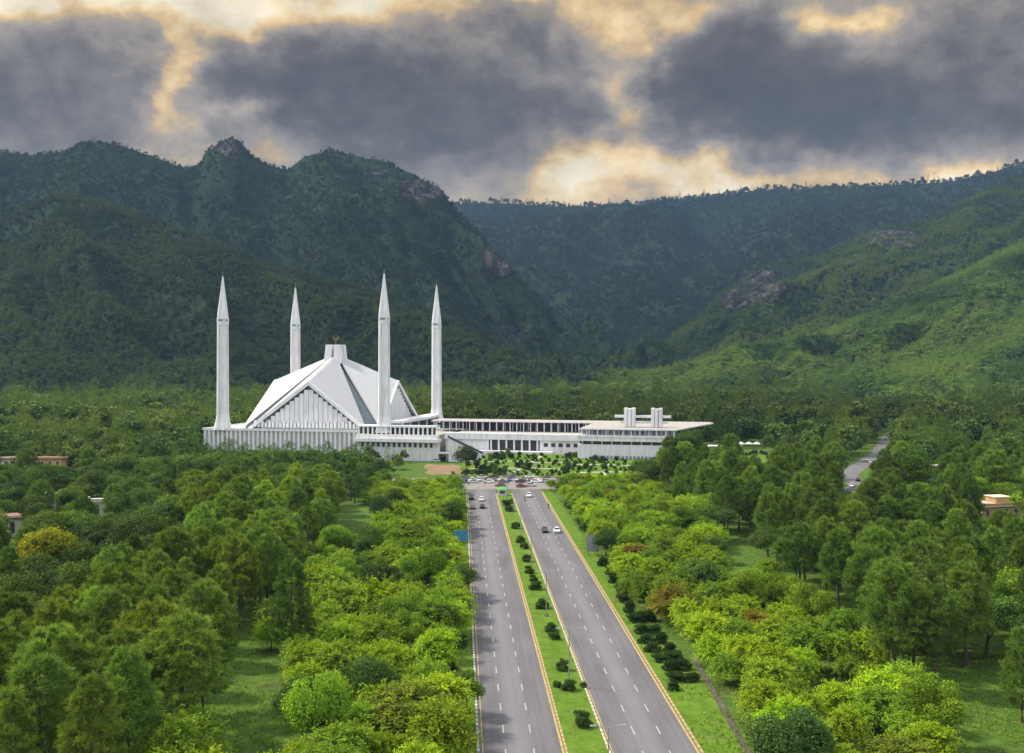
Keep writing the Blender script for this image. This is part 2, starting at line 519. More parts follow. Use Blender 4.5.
def remember(root):
    for c in root.children:
        KIDS.setdefault(root.name, []).append(c)
        remember(c)


def np_mesh(name, verts, faces, attr=None, m=None):
    """numpy arrays (N,3), (M,k) -> mesh; attr: per-face float 'leaf'"""
    me = bpy.data.meshes.new(name)
    nv, (nf, k) = len(verts), faces.shape
    me.vertices.add(nv); me.vertices.foreach_set('co', verts.astype(np.float32).ravel())
    me.loops.add(nf * k); me.loops.foreach_set('vertex_index', faces.astype(np.int32).ravel())
    me.polygons.add(nf); me.polygons.foreach_set('loop_start', np.arange(0, nf * k, k, dtype=np.int32))
    me.update(calc_edges=True)
    if attr is not None:
        a = me.attributes.new('leaf', 'FLOAT', 'FACE'); a.data.foreach_set('value', attr.astype(np.float32))
    if m:
        me.materials.append(m)
    return me


# pixel of the photograph (on the ground, z = 0) -> world point on the ground
def G(px, py, z=0.0):
    Z = (EYE - z) * F / (py - 358.0)
    return ((px - 512.0) * Z / F, Z)


def at(px, Z):
    return (px - 512.0) * Z / F


TH = math.atan(0.0487)          # heading of the avenue
CT, ST = math.cos(TH), math.sin(TH)


def road(uu, ss, z=0.0):        # avenue frame -> world
    return (uu * CT - ss * ST, uu * ST + ss * CT, z)


def u_of(x, y):
    return x * CT + y * ST


def s_of(x, y):
    return -x * ST + y * CT


# ------------------------------------------------------------------ value noise
_rng = np.random.default_rng(7)
_TAB = _rng.random((256, 256))


def vnoise(x, y):
    xi = np.floor(x).astype(int); yi = np.floor(y).astype(int)
    fx = x - xi; fy = y - yi
    fx = fx * fx * (3 - 2 * fx); fy = fy * fy * (3 - 2 * fy)
    g = lambda a, b: _TAB[a & 255, b & 255]
    return (g(xi, yi) * (1 - fx) + g(xi + 1, yi) * fx) * (1 - fy) + (g(xi, yi + 1) * (1 - fx) + g(xi + 1, yi + 1) * fx) * fy


def fbm(x, y, oct=5, gain=0.5, ridged=False):
    t = 0; a = 1.0; tot = 0
    for k in range(oct):
        q = vnoise(x * 2 ** k + 17.3 * k, y * 2 ** k + 9.1 * k)
        if ridged:
            q = 1 - abs(2 * q - 1)
        t = t + a * q; tot += a; a *= gain
    return t / tot


# ------------------------------------------------------------------ setting: ground and hills
def sheet(name, poly, z, m, parent_rot=True):
    o = MB().add([(x, y, z) for x, y in poly], [tuple(range(len(poly)))]).build(name, m, rotz=TH if parent_rot else 0.0)
    return structure(o)


nx = 61
gx = np.linspace(-6000, 6000, nx)
V = np.array([(x, y, 0.0) for y in np.linspace(-800, 9000, 50) for x in gx])
Fq = np.array([(j * nx + i, j * nx + i + 1, (j + 1) * nx + i + 1, (j + 1) * nx + i) for j in range(49) for i in range(nx - 1)])
ground = bpy.data.objects.new('ground', np_mesh('ground', V, Fq, m=M['ground']))
COL.objects.link(ground); structure(ground)


HILLS = {}


def hill(name, ridge, zr, zf, amp, freq, prof, rocks=(), seed=0.0, diag=1.7, rough=6.0, px_step=3.0, rows=150):
    """ridge: (px, py) crest outline; zr, zf: (px, distance) of crest and foot."""
    if ridge[0][0] < -200:                               # the ranges run on well beyond the picture
        ridge = [(-900, ridge[0][1] + 55), (-560, ridge[0][1] - 12)] + list(ridge)
    if ridge[-1][0] > 1200:
        ridge = list(ridge) + [(1560, ridge[-1][1] + 18), (1900, ridge[-1][1] + 60)]
    rp = np.array(ridge, float); zr = np.array(zr, float); zf = np.array(zf, float)
    cols = np.arange(rp[0, 0], rp[-1, 0] + 0.1, px_step)
    py = np.interp(cols, rp[:, 0], rp[:, 1])
    k = np.exp(-np.linspace(-2, 2, 5) ** 2); k /= k.sum()
    py = np.convolve(np.pad(py, 2, 'edge'), k, 'valid')
    Zr = np.interp(cols, zr[:, 0], zr[:, 1]); Zf = np.interp(cols, zf[:, 0], zf[:, 1])
    Hr = EYE + (358 - py) * Zr / F
    t = np.concatenate([np.linspace(-0.03, 1, rows), np.linspace(1.02, 1.7, 14)])
    T, C = np.meshgrid(t, cols, indexing='ij')
    Z = Zf + (Zr - Zf) * T
    X = (C - 512) * Z / F
    tt = np.clip(T, 0, 1)
    base = Hr * tt ** prof
    over = np.clip(T - 1, 0, None)
    base = base * (1 - over / 0.75) - 20 * (T < 0)
    env = np.clip(tt * 1.8, 0, 1) * np.clip((1 - tt) * 3.0, 0, 1)
    wx = fbm(X / 420 + seed, Z / 420, 3) * 1.1; wy = fbm(X / 420 + 40, Z / 420 + seed, 3) * 1.1
    r1 = fbm(C / (freq * 2.6) + diag * T + seed + wx, T * 2.3 - diag * C / 420 + seed + wy, 5, 0.52, True) - 0.62
    r2 = fbm(X / 130 + seed, Z / 130, 4, 0.55) - 0.5
    H = base + env * amp * r1 + np.clip(tt * 3, 0, 1) * np.clip((1.02 - tt) * 6, 0.12, 1) * rough * 3.2 * r2
    R = np.zeros_like(H)
    for (rx, ry, sx, sy, a) in rocks:
        yy_ = 358 - (H - EYE) * F / Z
        R = np.maximum(R, a * np.exp(-((C - rx) / sx) ** 2 - ((yy_ - ry) / sy) ** 2))
    # crags stand out of the slope in broken steps
    H = H + R * 44 * (fbm(X / 45 + 3, Z / 45 + H / 40, 4, 0.6, True) - 0.55) * (T < 1.01)
    nr, nc = H.shape
    idx = np.arange(nr * nc).reshape(nr, nc)
    fq = np.stack([idx[:-1, :-1], idx[:-1, 1:], idx[1:, 1:], idx[1:, :-1]], -1).reshape(-1, 4)
    me = np_mesh(name, np.stack([X, Z, H], -1).reshape(-1, 3), fq, m=M['hill'])
    at_ = me.attributes.new('rock', 'FLOAT', 'POINT'); at_.data.foreach_set('value', R.astype(np.float32).ravel())
    me.polygons.foreach_set('use_smooth', [True] * len(me.polygons))
    o = bpy.data.objects.new('hill', me)
    COL.objects.link(o); structure(o)
    HILLS[name] = (X, Z, H, R, T)
    return o


# crest outlines as seen over the road (pixels), distances in metres
hill('west_peak', [(-260, 190), (-120, 160), (0, 151), (30, 155), (65, 152), (82, 142), (112, 143), (140, 152), (166, 161), (182, 167), (197, 168), (205, 154),
                   (222, 141), (238, 141), (252, 156), (270, 166), (288, 170), (304, 157), (330, 150), (356, 155), (386, 163), (412, 173),
                   (436, 186), (450, 203), (478, 232), (510, 268), (545, 306), (580, 334), (615, 358), (650, 380), (690, 398)],
     [(-260, 2500), (200, 2350), (450, 2250), (690, 1500)], [(-260, 1350), (100, 1450), (450, 1400), (690, 1350)],
     230, 46, 1.12, rocks=[(228, 150, 22, 11, .75), (425, 190, 42, 20, .78), (370, 175, 50, 18, .5), (505, 258, 24, 22, 1.1), (512, 332, 12, 10, 1.0), (60, 215, 60, 12, .55), (180, 245, 25, 8, .5)], seed=1.7)
hill('west_spur', [(-260, 262), (-100, 240), (0, 214), (60, 196), (110, 203), (150, 219), (200, 238), (260, 262), (330, 280), (400, 300), (450, 322), (510, 350), (560, 375), (610, 396)],
     [(-260, 1800), (100, 1750), (450, 1450), (610, 1250)], [(-260, 1000), (100, 1020), (450, 1060), (610, 1120)],
     120, 42, 1.15, rocks=[(178, 238, 24, 7, .6)], seed=4.1)
hill('far_ridge', [(330, 215), (420, 207), (460, 204), (500, 203), (550, 206), (600, 207), (640, 204), (660, 200), (700, 198), (760, 190), (800, 189), (830, 189), (870, 187),
                   (910, 184), (950, 182), (985, 174), (1024, 163), (1120, 148), (1300, 140)],
     [(330, 4100), (700, 4000), (1300, 3300)], [(330, 2300), (620, 1800), (900, 2000), (1300, 2200)],
     330, 60, 1.1, diag=-.8, seed=8.3, rough=5.0)
hill('east_shoulder', [(560, 398), (590, 386), (625, 368), (660, 345), (690, 325), (720, 298), (748, 272), (775, 264), (800, 262), (830, 250), (868, 236), (905, 228), (950, 210), (1000, 185), (1040, 165), (1120, 130), (1300, 100)],
     [(560, 1500), (750, 2250), (1040, 2600), (1300, 2600)], [(560, 1300), (750, 1250), (1300, 1150)],
     170, 50, 1.15, diag=-1.7, rocks=[(757, 288, 32, 20, 1.25), (735, 300, 22, 16, .9), (892, 240, 40, 11, .95), (1000, 205, 22, 9, .6)], seed=12.9)
hill('east_spur', [(560, 402), (620, 386), (690, 370), (760, 352), (820, 338), (880, 312), (940, 288), (990, 262), (1040, 236), (1120, 200), (1300, 160)],
     [(560, 1250), (800, 1450), (1040, 1700), (1300, 1700)], [(560, 1100), (800, 960), (1040, 850), (1300, 800)],
     84, 36, 1.2, diag=-1.7, rocks=[], seed=21.4, rough=9.0)

# ------------------------------------------------------------------ setting: avenue, kerbs, median, junction
EDGE = [2.5, 13.3, 19.0, 30.4]
S0, S1 = 40.0, 396.0
sheet('road', [(EDGE[0], S0), (EDGE[1], S0), (EDGE[1], S1 + 8), (EDGE[0], S1 + 8)], 0.02, M['asphalt'])
sheet('road', [(EDGE[2], S0), (EDGE[3], S0), (EDGE[3], S1 + 8), (EDGE[2], S1 + 8)], 0.02, M['asphalt'])
sheet('road', [(-70, S1 + 8), (72, S1 + 8), (72, S1 + 46), (-70, S1 + 46)], 0.016, M['pave'])
med = structure(MB().prism([(13.62, S0), (18.68, S0), (18.68, S1 - 6), (17.4, S1 - 1), (16.1, S1), (14.9, S1 - 1), (13.62, S1 - 6)], -0.2, 0.17).build('median', M['lawn'], rotz=TH))


def kerb(u0, u1, s0, s1, m):
    return structure(MB().box(u0, u1, s0, s1, -0.1, 0.2).build('kerb', m, rotz=TH))


kerb(2.1, 2.45, S0, S1, M['kerb_w'])
kerb(13.3, 13.6, S0, S1 - 6, M['kerb_y'])
kerb(18.7, 19.0, S0, S1 - 6, M['kerb_p'])
kerb(30.4, 30.75, S0, S1, M['kerb_y'])
mk = MB()
for u0, ph in ((5.74, 142.7), (9.34, 142.7), (23.1, 141.3), (26.55, 141.3)):
    for k in range(-12, 29):
        c = ph + 9 * k
        if S0 < c < S1 - 4:
            mk.add([(u0 - .09, c - 1.6, .03), (u0 + .09, c - 1.6, .03), (u0 + .09, c + 1.6, .03), (u0 - .09, c + 1.6, .03)], [(0, 1, 2, 3)])
structure(mk.build('road_markings', M['line'], rotz=TH))
ye = MB()
for u0 in (13.05, 30.1):
    ye.add([(u0 - .14, S0, .03), (u0 + .14, S0, .03), (u0 + .14, S1 - 5, .03), (u0 - .14, S1 - 5, .03)], [(0, 1, 2, 3)])
for u0 in (2.85, 19.28):
    ye.add([(u0 - .07, S0, .03), (u0 + .07, S0, .03), (u0 + .07, S1 - 5, .03), (u0 - .07, S1 - 5, .03)], [(0, 1, 2, 3)])
structure(ye.build('road_markings', M['yline'], rotz=TH))
# mown verges, lawns before the mosque, forecourt, side road
sheet('grass_verge', [(-1.6, S0), (2.1, S0), (2.1, S1), (-1.6, S1)], 0.012, M['lawn'])
sheet('grass_verge', [(30.75, S0), (37.8, S0), (37.8, 172), (34.4, 200), (34.4, S1), (30.75, S1)], 0.012, M['lawn'])
sheet('lawn', [(2, 462), (95, 462), (120, 520), (0, 516)], 0.014, M['lawn'])
sheet('lawn', [(110, 470), (142, 470), (158, 545), (125, 545)], 0.012, M['lawn'])
sheet('path', [(-12, 455), (-5, 456.5), (1.5, 455.5), (1.2, 466), (-.5, 478), (.8, 490), (-3, 499), (-9, 497), (-16, 501), (-17, 488), (-14, 474), (-15.5, 463)], 0.010, M['soil'])
sheet('path', [(100, 452), (112, 452), (126, 515), (114, 515)], 0.018, M['pave'])
sheet('lawn', [(3.5, 452.5), (96, 452.5), (96, 461), (3.5, 461)], 0.008, M['lawn'])
side = [(108, 335), (119, 385), (133, 420), (139, 455), (189, 558), (234, 671), (292, 800)]
lw = [6, 6, 7, 9, 7, 6.5, 6]
pts = [(x, y) for x, y in side] + [(x + w, y - 1.5) for (x, y), w in reversed(list(zip(side, lw)))]
so = MB()
L = [(x, y, .01) for x, y in side]; R = [(x + w, y - 1.5, .01) for (x, y), w in zip(side, lw)]
so.add(L + R, [(i, len(L) + i, len(L) + i + 1, i + 1) for i in range(len(L) - 1)])
structure(so.build('side_road', M['asphalt2']))

# ------------------------------------------------------------------ the mosque
MC = (-95.35, 573.5)
MR = -0.229


def mq(a, b, z=0.0):
    c, s = math.cos(MR), math.sin(MR)
    return (MC[0] + a * c - b * s, MC[1] + a * s + b * c, z)


hall = thing('mosque', 'white tent roofed mosque prayer hall on a ribbed plinth between four minarets', 'mosque', mq(0, 0), MR)
b = MB()
b.box(-53, 30.5, -44.6, 47, 0, 13.6)
for k in range(34):                                    # ribs down the front and the west face
    a = -52.2 + k * 2.45
    b.box(a - .55, a + .55, -46.0, -44.5, 0.5, 14.2)
for k in range(36):
    q = -43 + k * 2.5
    b.box(-54.2, -52.9, q - .5, q + .5, 0.5, 14.2)
b.box(-53.4, 30.6, -46.3, -45.2, 13.3, 14.5)
b.build('plinth', M['white'], hall)
b = MB().box(30.52, 70, -44.5, 47, 0, 12.2)
b.build('terrace', M['deck'], hall)
# roof: eight thick folded planes from the crown down to the four corners
PZ, GZ, BZ = 51.3, 37.9, 14.2
slot = None
for q in range(4):
    rot = Matrix.Rotation(q * math.pi / 2, 4, 'Z')
    tr = lambda p: rot @ Vector(p)
    P0, G0 = (0, -2.2, PZ), (0, -35.6, GZ)
    for sgn in (-1, 1):
        base = (sgn * 32.2, -37.6, BZ)
        top2 = (sgn * 1.6, -2.2, PZ - .6)
        tri = [P0, G0, base, top2] if sgn < 0 else [P0, top2, base, G0]
        pl = MB()
        # triangle (crown, gable point, corner) as a slab; the short top edge closes on the crown
        pp = [tr(p) for p in tri]
        nn = (pp[1] - pp[0]).cross(pp[2] - pp[0]).normalized()
        if nn.z < 0:
            pp = pp[::-1]
        pl.slab(pp, 1.5)
        pl.build('roof_panel', M['roof'], hall)
        # white edge beam along the open gable
        bm_ = MB()
        e0, e1 = Vector(G0), Vector(base)
        dn = Vector((0, 0, -1))
        oy = Vector((0, -.35, .25)); iy = Vector((0, .9, .25))
        ring = lambda p: [tr(p + oy), tr(p + iy), tr(p + iy + dn * 2.0), tr(p + oy + dn * 2.0)]
        bm_.loft([ring(e0 - Vector((sgn * .02, 0, 0))), ring(e1)])
        bm_.build('gable_beam', M['white'], hall)
    # recessed glazing of the gable with upright white fins
    gl = MB().slab([tr(p) for p in [(0, -33.6, GZ - 2.4), (-31.0, -34.4, BZ - 0.3), (31.0, -34.4, BZ - 0.3)]], .3)
    gl.build('gable_glazing', M['screen'], hall)
    fn = MB()
    w = 2.38
    k = -12
    while k < 12:
        a0 = k * 2.62 + .12; a1 = a0 + w
        am = max(abs(a0), abs(a1))
        zt = GZ - 2.3 - (GZ - BZ) * (am / 32.2)
        if zt > BZ + .8:
            c = [tr((a0, -35.5, 0)), tr((a1, -35.5, 0)), tr((a1, -34.5, 0)), tr((a0, -34.5, 0))]
            fn.prism([(p.x, p.y) for p in c], BZ - .2, zt)
        k += 1
    fn.build('gable_fins', M['white'], hall)
    # ornamental band along the foot of the gable
    bd = MB()
    for k in range(-15, 15):
        a0 = k * 2.0
        c = [tr((a0 + .25, -36.6, 0)), tr((a0 + 1.5, -36.6, 0)), tr((a0 + 1.5, -35.6, 0)), tr((a0 + .25, -35.6, 0))]
        bd.prism([(p.x, p.y) for p in c], 14.52, 17.0 + .8 * (k % 2))
    bd.build('parapet', M['white'], hall)
    # glass slot down the fold between neighbouring roof planes
    sg = MB().slab([tr(p) for p in [(1.2, -1.6, PZ - 2.0), (31.7, -36.9, BZ - .2), (36.9, -31.7, BZ - .2)]], .3)
    sg.build('slot_glazing', M['teal'], hall)
    # upright horn of the crown
    hn = MB()
    c = rot @ Vector((2.75, -2.75, 0))
    hn.frustum(c.x, c.y, PZ - 4.5, PZ + 5.9, 4.5, 4.5, 3.3, 3.3, dx=-.12 * c.x, dy=-.12 * c.y)
    hn.build('roof_horn', M['white'], hall)
fi = MB().tube([(0, 0, 48), (0, 0, 59.5)], .35, 8)
arc = [(1.5 * math.sin(t), 0, 61.4 - 1.5 * math.cos(t)) for t in np.linspace(-2.4, 2.4, 15)]
fi.tube(arc, [0.05 + .3 * math.cos(t / 2.4 * math.pi / 2) for t in np.linspace(-2.4, 2.4, 15)], 6)
fi.build('crescent_finial', M['gold'], hall)
# terrace balustrade in front of the east side
b = MB()
b.box(30.6, 70, -47.2, -40.2, 16.2, 17.0)
for k in range(17):
    a = 31.6 + k * 2.35
    b.box(a - .4, a + .4, -47.0, -46.2, 12.6, 16.2)
b.build('balustrade', M['white'], hall)
MB().box(30.8, 69.8, -43.6, -43.2, 12.6, 16.1).build('gallery_shade', M['dark'], hall)  # dark sheet paints the shade behind the posts
b = MB()
b.box(30.55, 72, -48.5, -44.52, 11.0, 12.7)
b.box(30.55, 73, -50.2, -44.53, 9.3, 10.9)
b.build('terrace_ledge', M['white'], hall)
b = MB().box(30.6, 72.5, -46.9, -44.54, 0, 9.28)
b.build('basement_wall', M['white'], hall)
for k in range(14):
    MB().box(33 + k * 2.7, 34.3 + k * 2.7, -46.96, -46.9, 6.6, 8.8).build('basement_window', M['dark'], hall)
pr = MB().prism([(40, -24), (46.5, -25), (48, 8), (46, 44), (39, 44)], 16.7, 18.1)
pr.build('portico_roof', M['white'], hall)
for bb in (-22, -9, 5, 19, 33):
    MB().box(45.0, 45.9, bb - .45, bb + .45, 12.2, 16.7).build('portico_post', M['white'], hall)
MB().box(41, 41.3, -23, 43.5, 12.2, 16.65).build('portico_shade', M['dark'], hall)  # shade under the portico roof painted as a dark sheet


def minaret(label, a, b_):
    z0 = 13.4
    t = thing('minaret', label, 'minaret', mq(a, b_), MR, 'minarets at the corners of the mosque')

    def star(hw, dep, z, n_=4):
        """square plan with chamfered corners and a groove down the middle of each face"""
        c = hw * .28; g = hw * .16
        out = []
        for q in range(4):
            ca, sa = math.cos(q * math.pi / 2), math.sin(q * math.pi / 2)
            for x, y in ((-hw + c, -hw), (-g * 2.1, -hw), (-g * 1.6, -hw + dep), (g * 1.6, -hw + dep), (g * 2.1, -hw), (hw - c, -hw)):
                out.append((x * ca - y * sa, x * sa + y * ca, z))
        return out
    MB().loft([star(3.8, .4, z0), star(3.6, .4, z0 + 1.2), star(2.95, .4, z0 + 4.2), star(2.52, .4, z0 + 8.0)]).build('base', M['white'], t)
    MB().loft([star(2.50, .5, z0 + 8.02), star(2.33, .5, 66.6)]).build('shaft', M['white'], t)
    b2 = MB()
    for q in range(4):                                 # open lantern below the spire
        ca, sa = math.cos(q * math.pi / 2), math.sin(q * math.pi / 2)
        for x in (-1.7, 1.7):
            px, py = x * ca + 1.85 * sa, x * sa - 1.85 * ca
            b2.box(px - .45, px + .45, py - .45, py + .45, 68.0, 70.3)
    b2.loft([star(2.38, .2, 66.7), star(2.38, .2, 68.7)])
    b2.loft([star(2.34, .3, 69.7), star(2.2, .3, 72.2)])
    b2.build('balcony', M['white'], t)
    MB().box(-1.55, 1.55, -1.55, 1.55, 68.0, 70.3).build('balcony_shade', M['screen'], t)  # grey core paints the shade inside the open lantern
    MB().loft([star(2.18, .35, 72.25), star(1.72, .3, 77), star(.98, .18, 84), star(.25, .04, 91.5)]).build('spire', M['white'], t)
    MB().tube([(0, 0, 90.9), (0, 0, 94.2)], [.2, .06], 6).build('finial', M['metal'], t)


minaret('slim white minaret standing alone west of the tent roof, outermost front corner', -43.5, -43.5)
minaret('slim white minaret rising behind the west slope of the tent roof', -43.5, 43.5)
minaret('slim white minaret directly in front of the tent roof east slope, the tallest seen', 43.5, -43.5)
minaret('slim white minaret where the colonnade meets the mosque terrace', 43.5, 43.5)

# ------------------------------------------------------------------ courtyard colonnade, wing with the twin towers
cb = thing('colonnade_building', 'long white flat roofed colonnade with twin rooftop towers beside the mosque', 'building', mq(0, 0), MR)
MB().prism([(58, -12), (58, 4), (199, 4), (200.5, -2), (186, -57), (143, -57), (143, -12)], 17.4, 17.85).build('roof', M['deck'], cb)
b = MB()
b.box(58, 143.02, -12.5, -12.02, 17.35, 17.95)
b.box(142.5, 186, -57.5, -57.02, 17.3, 17.95)
b.prism([(186.05, -57.4), (186.5, -57.4), (201, -2), (200.55, -2)], 17.3, 17.95)
b.build('roof_edge', M['white'], cb)
for k in range(24):
    a = 60.5 + k * 3.55
    MB().box(a - .2, a + .2, -11.6, -11.2, 12.6, 17.38).build('column', M['white'], cb)
for k in range(21):
    a = 58.6 + k * 4.1
    MB().box(a - .22, a + .22, -5.6, -5.2, 12.6, 17.38).build('inner_column', M['white'], cb)
MB().box(58.2, 142, 2.6, 3.0, 12.6, 17.38).build('colonnade_shade', M['dark'], cb)  # dark sheet standing in for the shade within the colonnade
MB().box(74.5, 143, -40, 3.8, 0, 12.55).build('courtyard_terrace', M['deck'], cb)
b = MB()
b.box(74, 143.4, -42, -40.02, 10.7, 13.6)
b.box(76, 112, -39.9, -39.4, 12.56, 13.9)
b.build('terrace_parapet', M['white'], cb)
MB().box(96, 121, -40.4, -40.03, 5.6, 10.68).build('undercroft_shade', M['dark'], cb)  # shade of the open undercroft painted as a dark sheet
for k in range(7):
    a = 97.2 + k * 3.8
    MB().box(a - .4, a + .4, -41.6, -40.9, 5.6, 10.68).build('undercroft_post', M['white'], cb)
b = MB()
b.box(74.3, 95.98, -40.9, -40.04, 0, 10.68)
b.box(121.02, 143.3, -40.9, -40.04, 0, 10.68)
b.box(80, 128, -46, -40.92, 0, 5.58)
b.build('basement_wall', M['white'], cb)
for k in range(5):
    MB().box(123 + k * 3.6, 125 + k * 3.6, -40.96, -40.9, 7.6, 9.4).build('basement_window', M['dark'], cb)
# outside stair slanting down from the terrace
st = MB()
for k in range(14):
    st.box(78 + k * 1.15, 79.3 + k * 1.15, -48.5, -46.02, 0.2, 11.6 - k * .55)
st.build('stair', M['white'], cb)
b = MB()
b.add([(77.6, -48.9, 12.9), (95, -48.9, 5.2), (95, -48.9, 4.2), (77.6, -48.9, 11.9), (77.6, -48.6, 12.9), (95, -48.6, 5.2), (95, -48.6, 4.2), (77.6, -48.6, 11.9)],
      [(0, 1, 2, 3), (4, 5, 6, 7), (0, 4, 5, 1), (3, 2, 6, 7), (0, 3, 7, 4), (1, 5, 6, 2)])
b.build('stair_handrail', M['dark'], cb)
# front wing under the wide roof
b = MB()
b.box(143.2, 183.0, -52.4, -4, 12.4, 17.38)
b.box(142.6, 186.6, -58.8, -52.42, 12.2, 14.6)
b.box(142.4, 186.9, -59.1, -58.82, 14.0, 14.9)
b.build('wing_wall', M['white'], cb)
for k in range(17):
    a = 144 + k * 2.45
    MB().box(a - .4, a + 1.2, -52.46, -52.4, 14.9, 16.9).build('wing_window', M['screen'], cb)
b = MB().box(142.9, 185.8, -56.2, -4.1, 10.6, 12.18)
b.build('wing_shade', M['dark'], cb)  # dark block paints the shadow below the wing slab
b = MB()
b.box(142.2, 186, -57.8, -4.2, 0, 10.58)
for k in range(10):
    b.box(144 + k * 4.5, 144.5 + k * 4.5, -57.0, -56.3, 10.6, 12.15)
b.build('basement_wall', M['white'], cb)
for k in range(20):
    MB().box(150.2 + k * 1.75, 151.3 + k * 1.75, -57.86, -57.8, 3.2 + (k % 2) * .2, 5.6).build('basement_window', M['screen'], cb)
for a0 in (164.5, 177.0):
    tw = MB()
    for j in (-1, 0, 1):
        tw.box(a0 + j * 1.75 - .72, a0 + j * 1.75 + .72, -46.4 - (j == 0) * .5, -42.0, 18.05, 26.8 - (j == 0) * .35)
    tw.box(a0 - 2.3, a0 + 2.3, -45.6, -42.6, 18.04, 26.2)
    tw.build('rooftop_tower', M['white'], cb)
b = MB().box(157.5, 183.5, -45.2, -43.0, 22.3, 23.4)
b.build('tower_bridge', M['white'], cb)
b = MB().box(160, 182, -43.9, -43.2, 19.6, 20.4)
b.build('tower_rail', M['white'], cb)

for k in range(12):
    MB().box(143.4 + k * 3.85, 143.7 + k * 3.85, -56.9, -56.6, 14.62, 17.38).build('wing_post', M['white'], cb)
# planted bank rising from the forecourt gardens to the terrace foot
def bank_z(a, b_):
    back, front, hi = (-47.0, -94.0, 4.7) if a < 142 else (-59.3, -99.0, 4.3)
    return hi * min(1, max(0, (b_ - front) / (back - front))) ** .9 - .05
bv = []; bf = []
for a0_, a1_, back in ((97, 142, -46.2), (142, 196, -59.0)):
    na_, nb_ = 10, 8
    o0 = len(bv)
    for i in range(na_ + 1):
        for j in range(nb_ + 1):
            a = a0_ + (a1_ - a0_) * i / na_; b_ = -100 + (back + 100) * j / nb_
            p = mq(a, b_); bv.append((p[0], p[1], bank_z(min(a, 141.9) if a1_ == 142 else max(a, 142.01), b_)))
    bf += [(o0 + i * (nb_ + 1) + j, o0 + (i + 1) * (nb_ + 1) + j, o0 + (i + 1) * (nb_ + 1) + j + 1, o0 + i * (nb_ + 1) + j + 1) for i in range(na_) for j in range(nb_)]
structure(MB().add(bv, bf).build('embankment', M['lawn']))
for a0_, a1_, b0_, b1_, wd_ in ((98, 141, -84, -80, 1.6), (100, 141, -68, -66, 1.3), (143, 190, -90, -86, 1.6), (143, 190, -72, -76, 1.3), (120, 124, -90, -52, 1.5), (160, 157, -96, -64, 1.5)):
    vv = []; nseg = 14
    for i in range(nseg + 1):
        t_ = i / nseg
        a = a0_ + (a1_ - a0_) * t_; b_ = b0_ + (b1_ - b0_) * t_ + 1.2 * math.sin(t_ * 7 + a0_)
        along_b = abs(b1_ - b0_) > abs(a1_ - a0_)
        for sg_ in (-1, 1):
            aa, bb = (a + sg_ * wd_ / 2, b_) if along_b else (a, b_ + sg_ * wd_ / 2)
            p = mq(aa, bb); vv.append((p[0], p[1], bank_z(aa, bb) + .06))
    structure(MB().add(vv, [(2 * i, 2 * i + 1, 2 * i + 3, 2 * i + 2) for i in range(nseg)]).build('path', M['pave2']))

# canopy by the stair, and small buildings about the gardens
x, y = at(448, 512), 512
t = thing('entrance_canopy', 'thin flat white canopy on posts below the terrace stair', 'canopy', (x, y, 0), MR)
MB().box(-4.6, 5, -2.5, 2.5, 3.9, 4.4).build('roof', M['white'], t)
for k in (-4, 0, 4.4):
    MB().box(k - .18, k + .18, -2.2, -1.8, 0, 3.88).build('post', M['metal'], t)
x, y = at(718, 548), 548
t = thing('gatehouse', 'low blue white gatehouse with flat white roof beyond the wing corner', 'building', (x, y, 0), -.1)
MB().box(-4, 6, -2, 2.5, 0, 4.2).build('wall', M['wall'], t)
MB().box(-5, 12, -3, 3, 4.2, 4.8).build('roof', M['white'], t)
MB().box(-2.5, 4.8, -2.05, -2.0, .9, 3.2).build('window', M['screen'], t)
for k in (8, 11.3):
    MB().box(k - .2, k + .2, -2.4, -2.0, 0, 4.18).build('post', M['metal'], t)
# white parasols
par = thing('parasol', 'white pitched parasol in the row of three beyond the gatehouse', 'parasol', (at(741, 585), 585, 0), 0, 'white parasols beyond the gatehouse')
b = MB(); ring = [(2.6 * math.cos(k * math.pi / 4 + math.pi / 8), 2.6 * math.sin(k * math.pi / 4 + math.pi / 8), 2.6) for k in range(8)]
b.loft([ring, [(.1 * p[0], .1 * p[1], 3.8) for p in ring]])
b.build('canopy', M['wall'], par); MB().tube([(0, 0, 0), (0, 0, 3.0)], .08).build('pole', M['metal'], par)
remember(par)
for px in (749, 757):
    dup(par, (at(px, 585), 585, 0))


def flat_house(name, label, x, y, rot, w, dpt, h, m, roofm, floors=1, extra=None):
    t = thing(name, label, 'house', (x, y, 0), rot)
    b = MB().box(-w / 2, w / 2, -dpt / 2, dpt / 2, 0, h)
    b.build('wall', m, t)
    MB().box(-w / 2 - .5, w / 2 + .5, -dpt / 2 - .5, dpt / 2 + .5, h, h + .45).build('roof', roofm, t)
    b = MB()
    b.box(-w / 2 - .5, w / 2 + .5, -dpt / 2 - .5, -dpt / 2 - .2, h + .46, h + 1.1)
    b.box(w / 2 + .2, w / 2 + .5, -dpt / 2 - .19, dpt / 2 + .5, h + .46, h + 1.1)
    b.box(-w / 2 - .5, -w / 2 - .2, -dpt / 2 - .19, dpt / 2 + .5, h + .46, h + 1.1)
    b.build('parapet', m, t)
    fl = h / floors
    for f in range(floors):
        k = int(w // 3.2)
        for i in range(k):
            xx = -w / 2 + (i + .5) * w / k
            wf = MB().box(xx - .75, xx + .75, -dpt / 2 - .10, -dpt / 2 - .02, f * fl + .9, f * fl + fl - .6).build('window', M['cream'], t)
            MB().box(xx - .6, xx + .6, -dpt / 2 - .13, -dpt / 2 - .10, f * fl + 1.05, f * fl + fl - .75).build('pane', M['dark'], wf)
    if extra:
        extra(t)
    return t


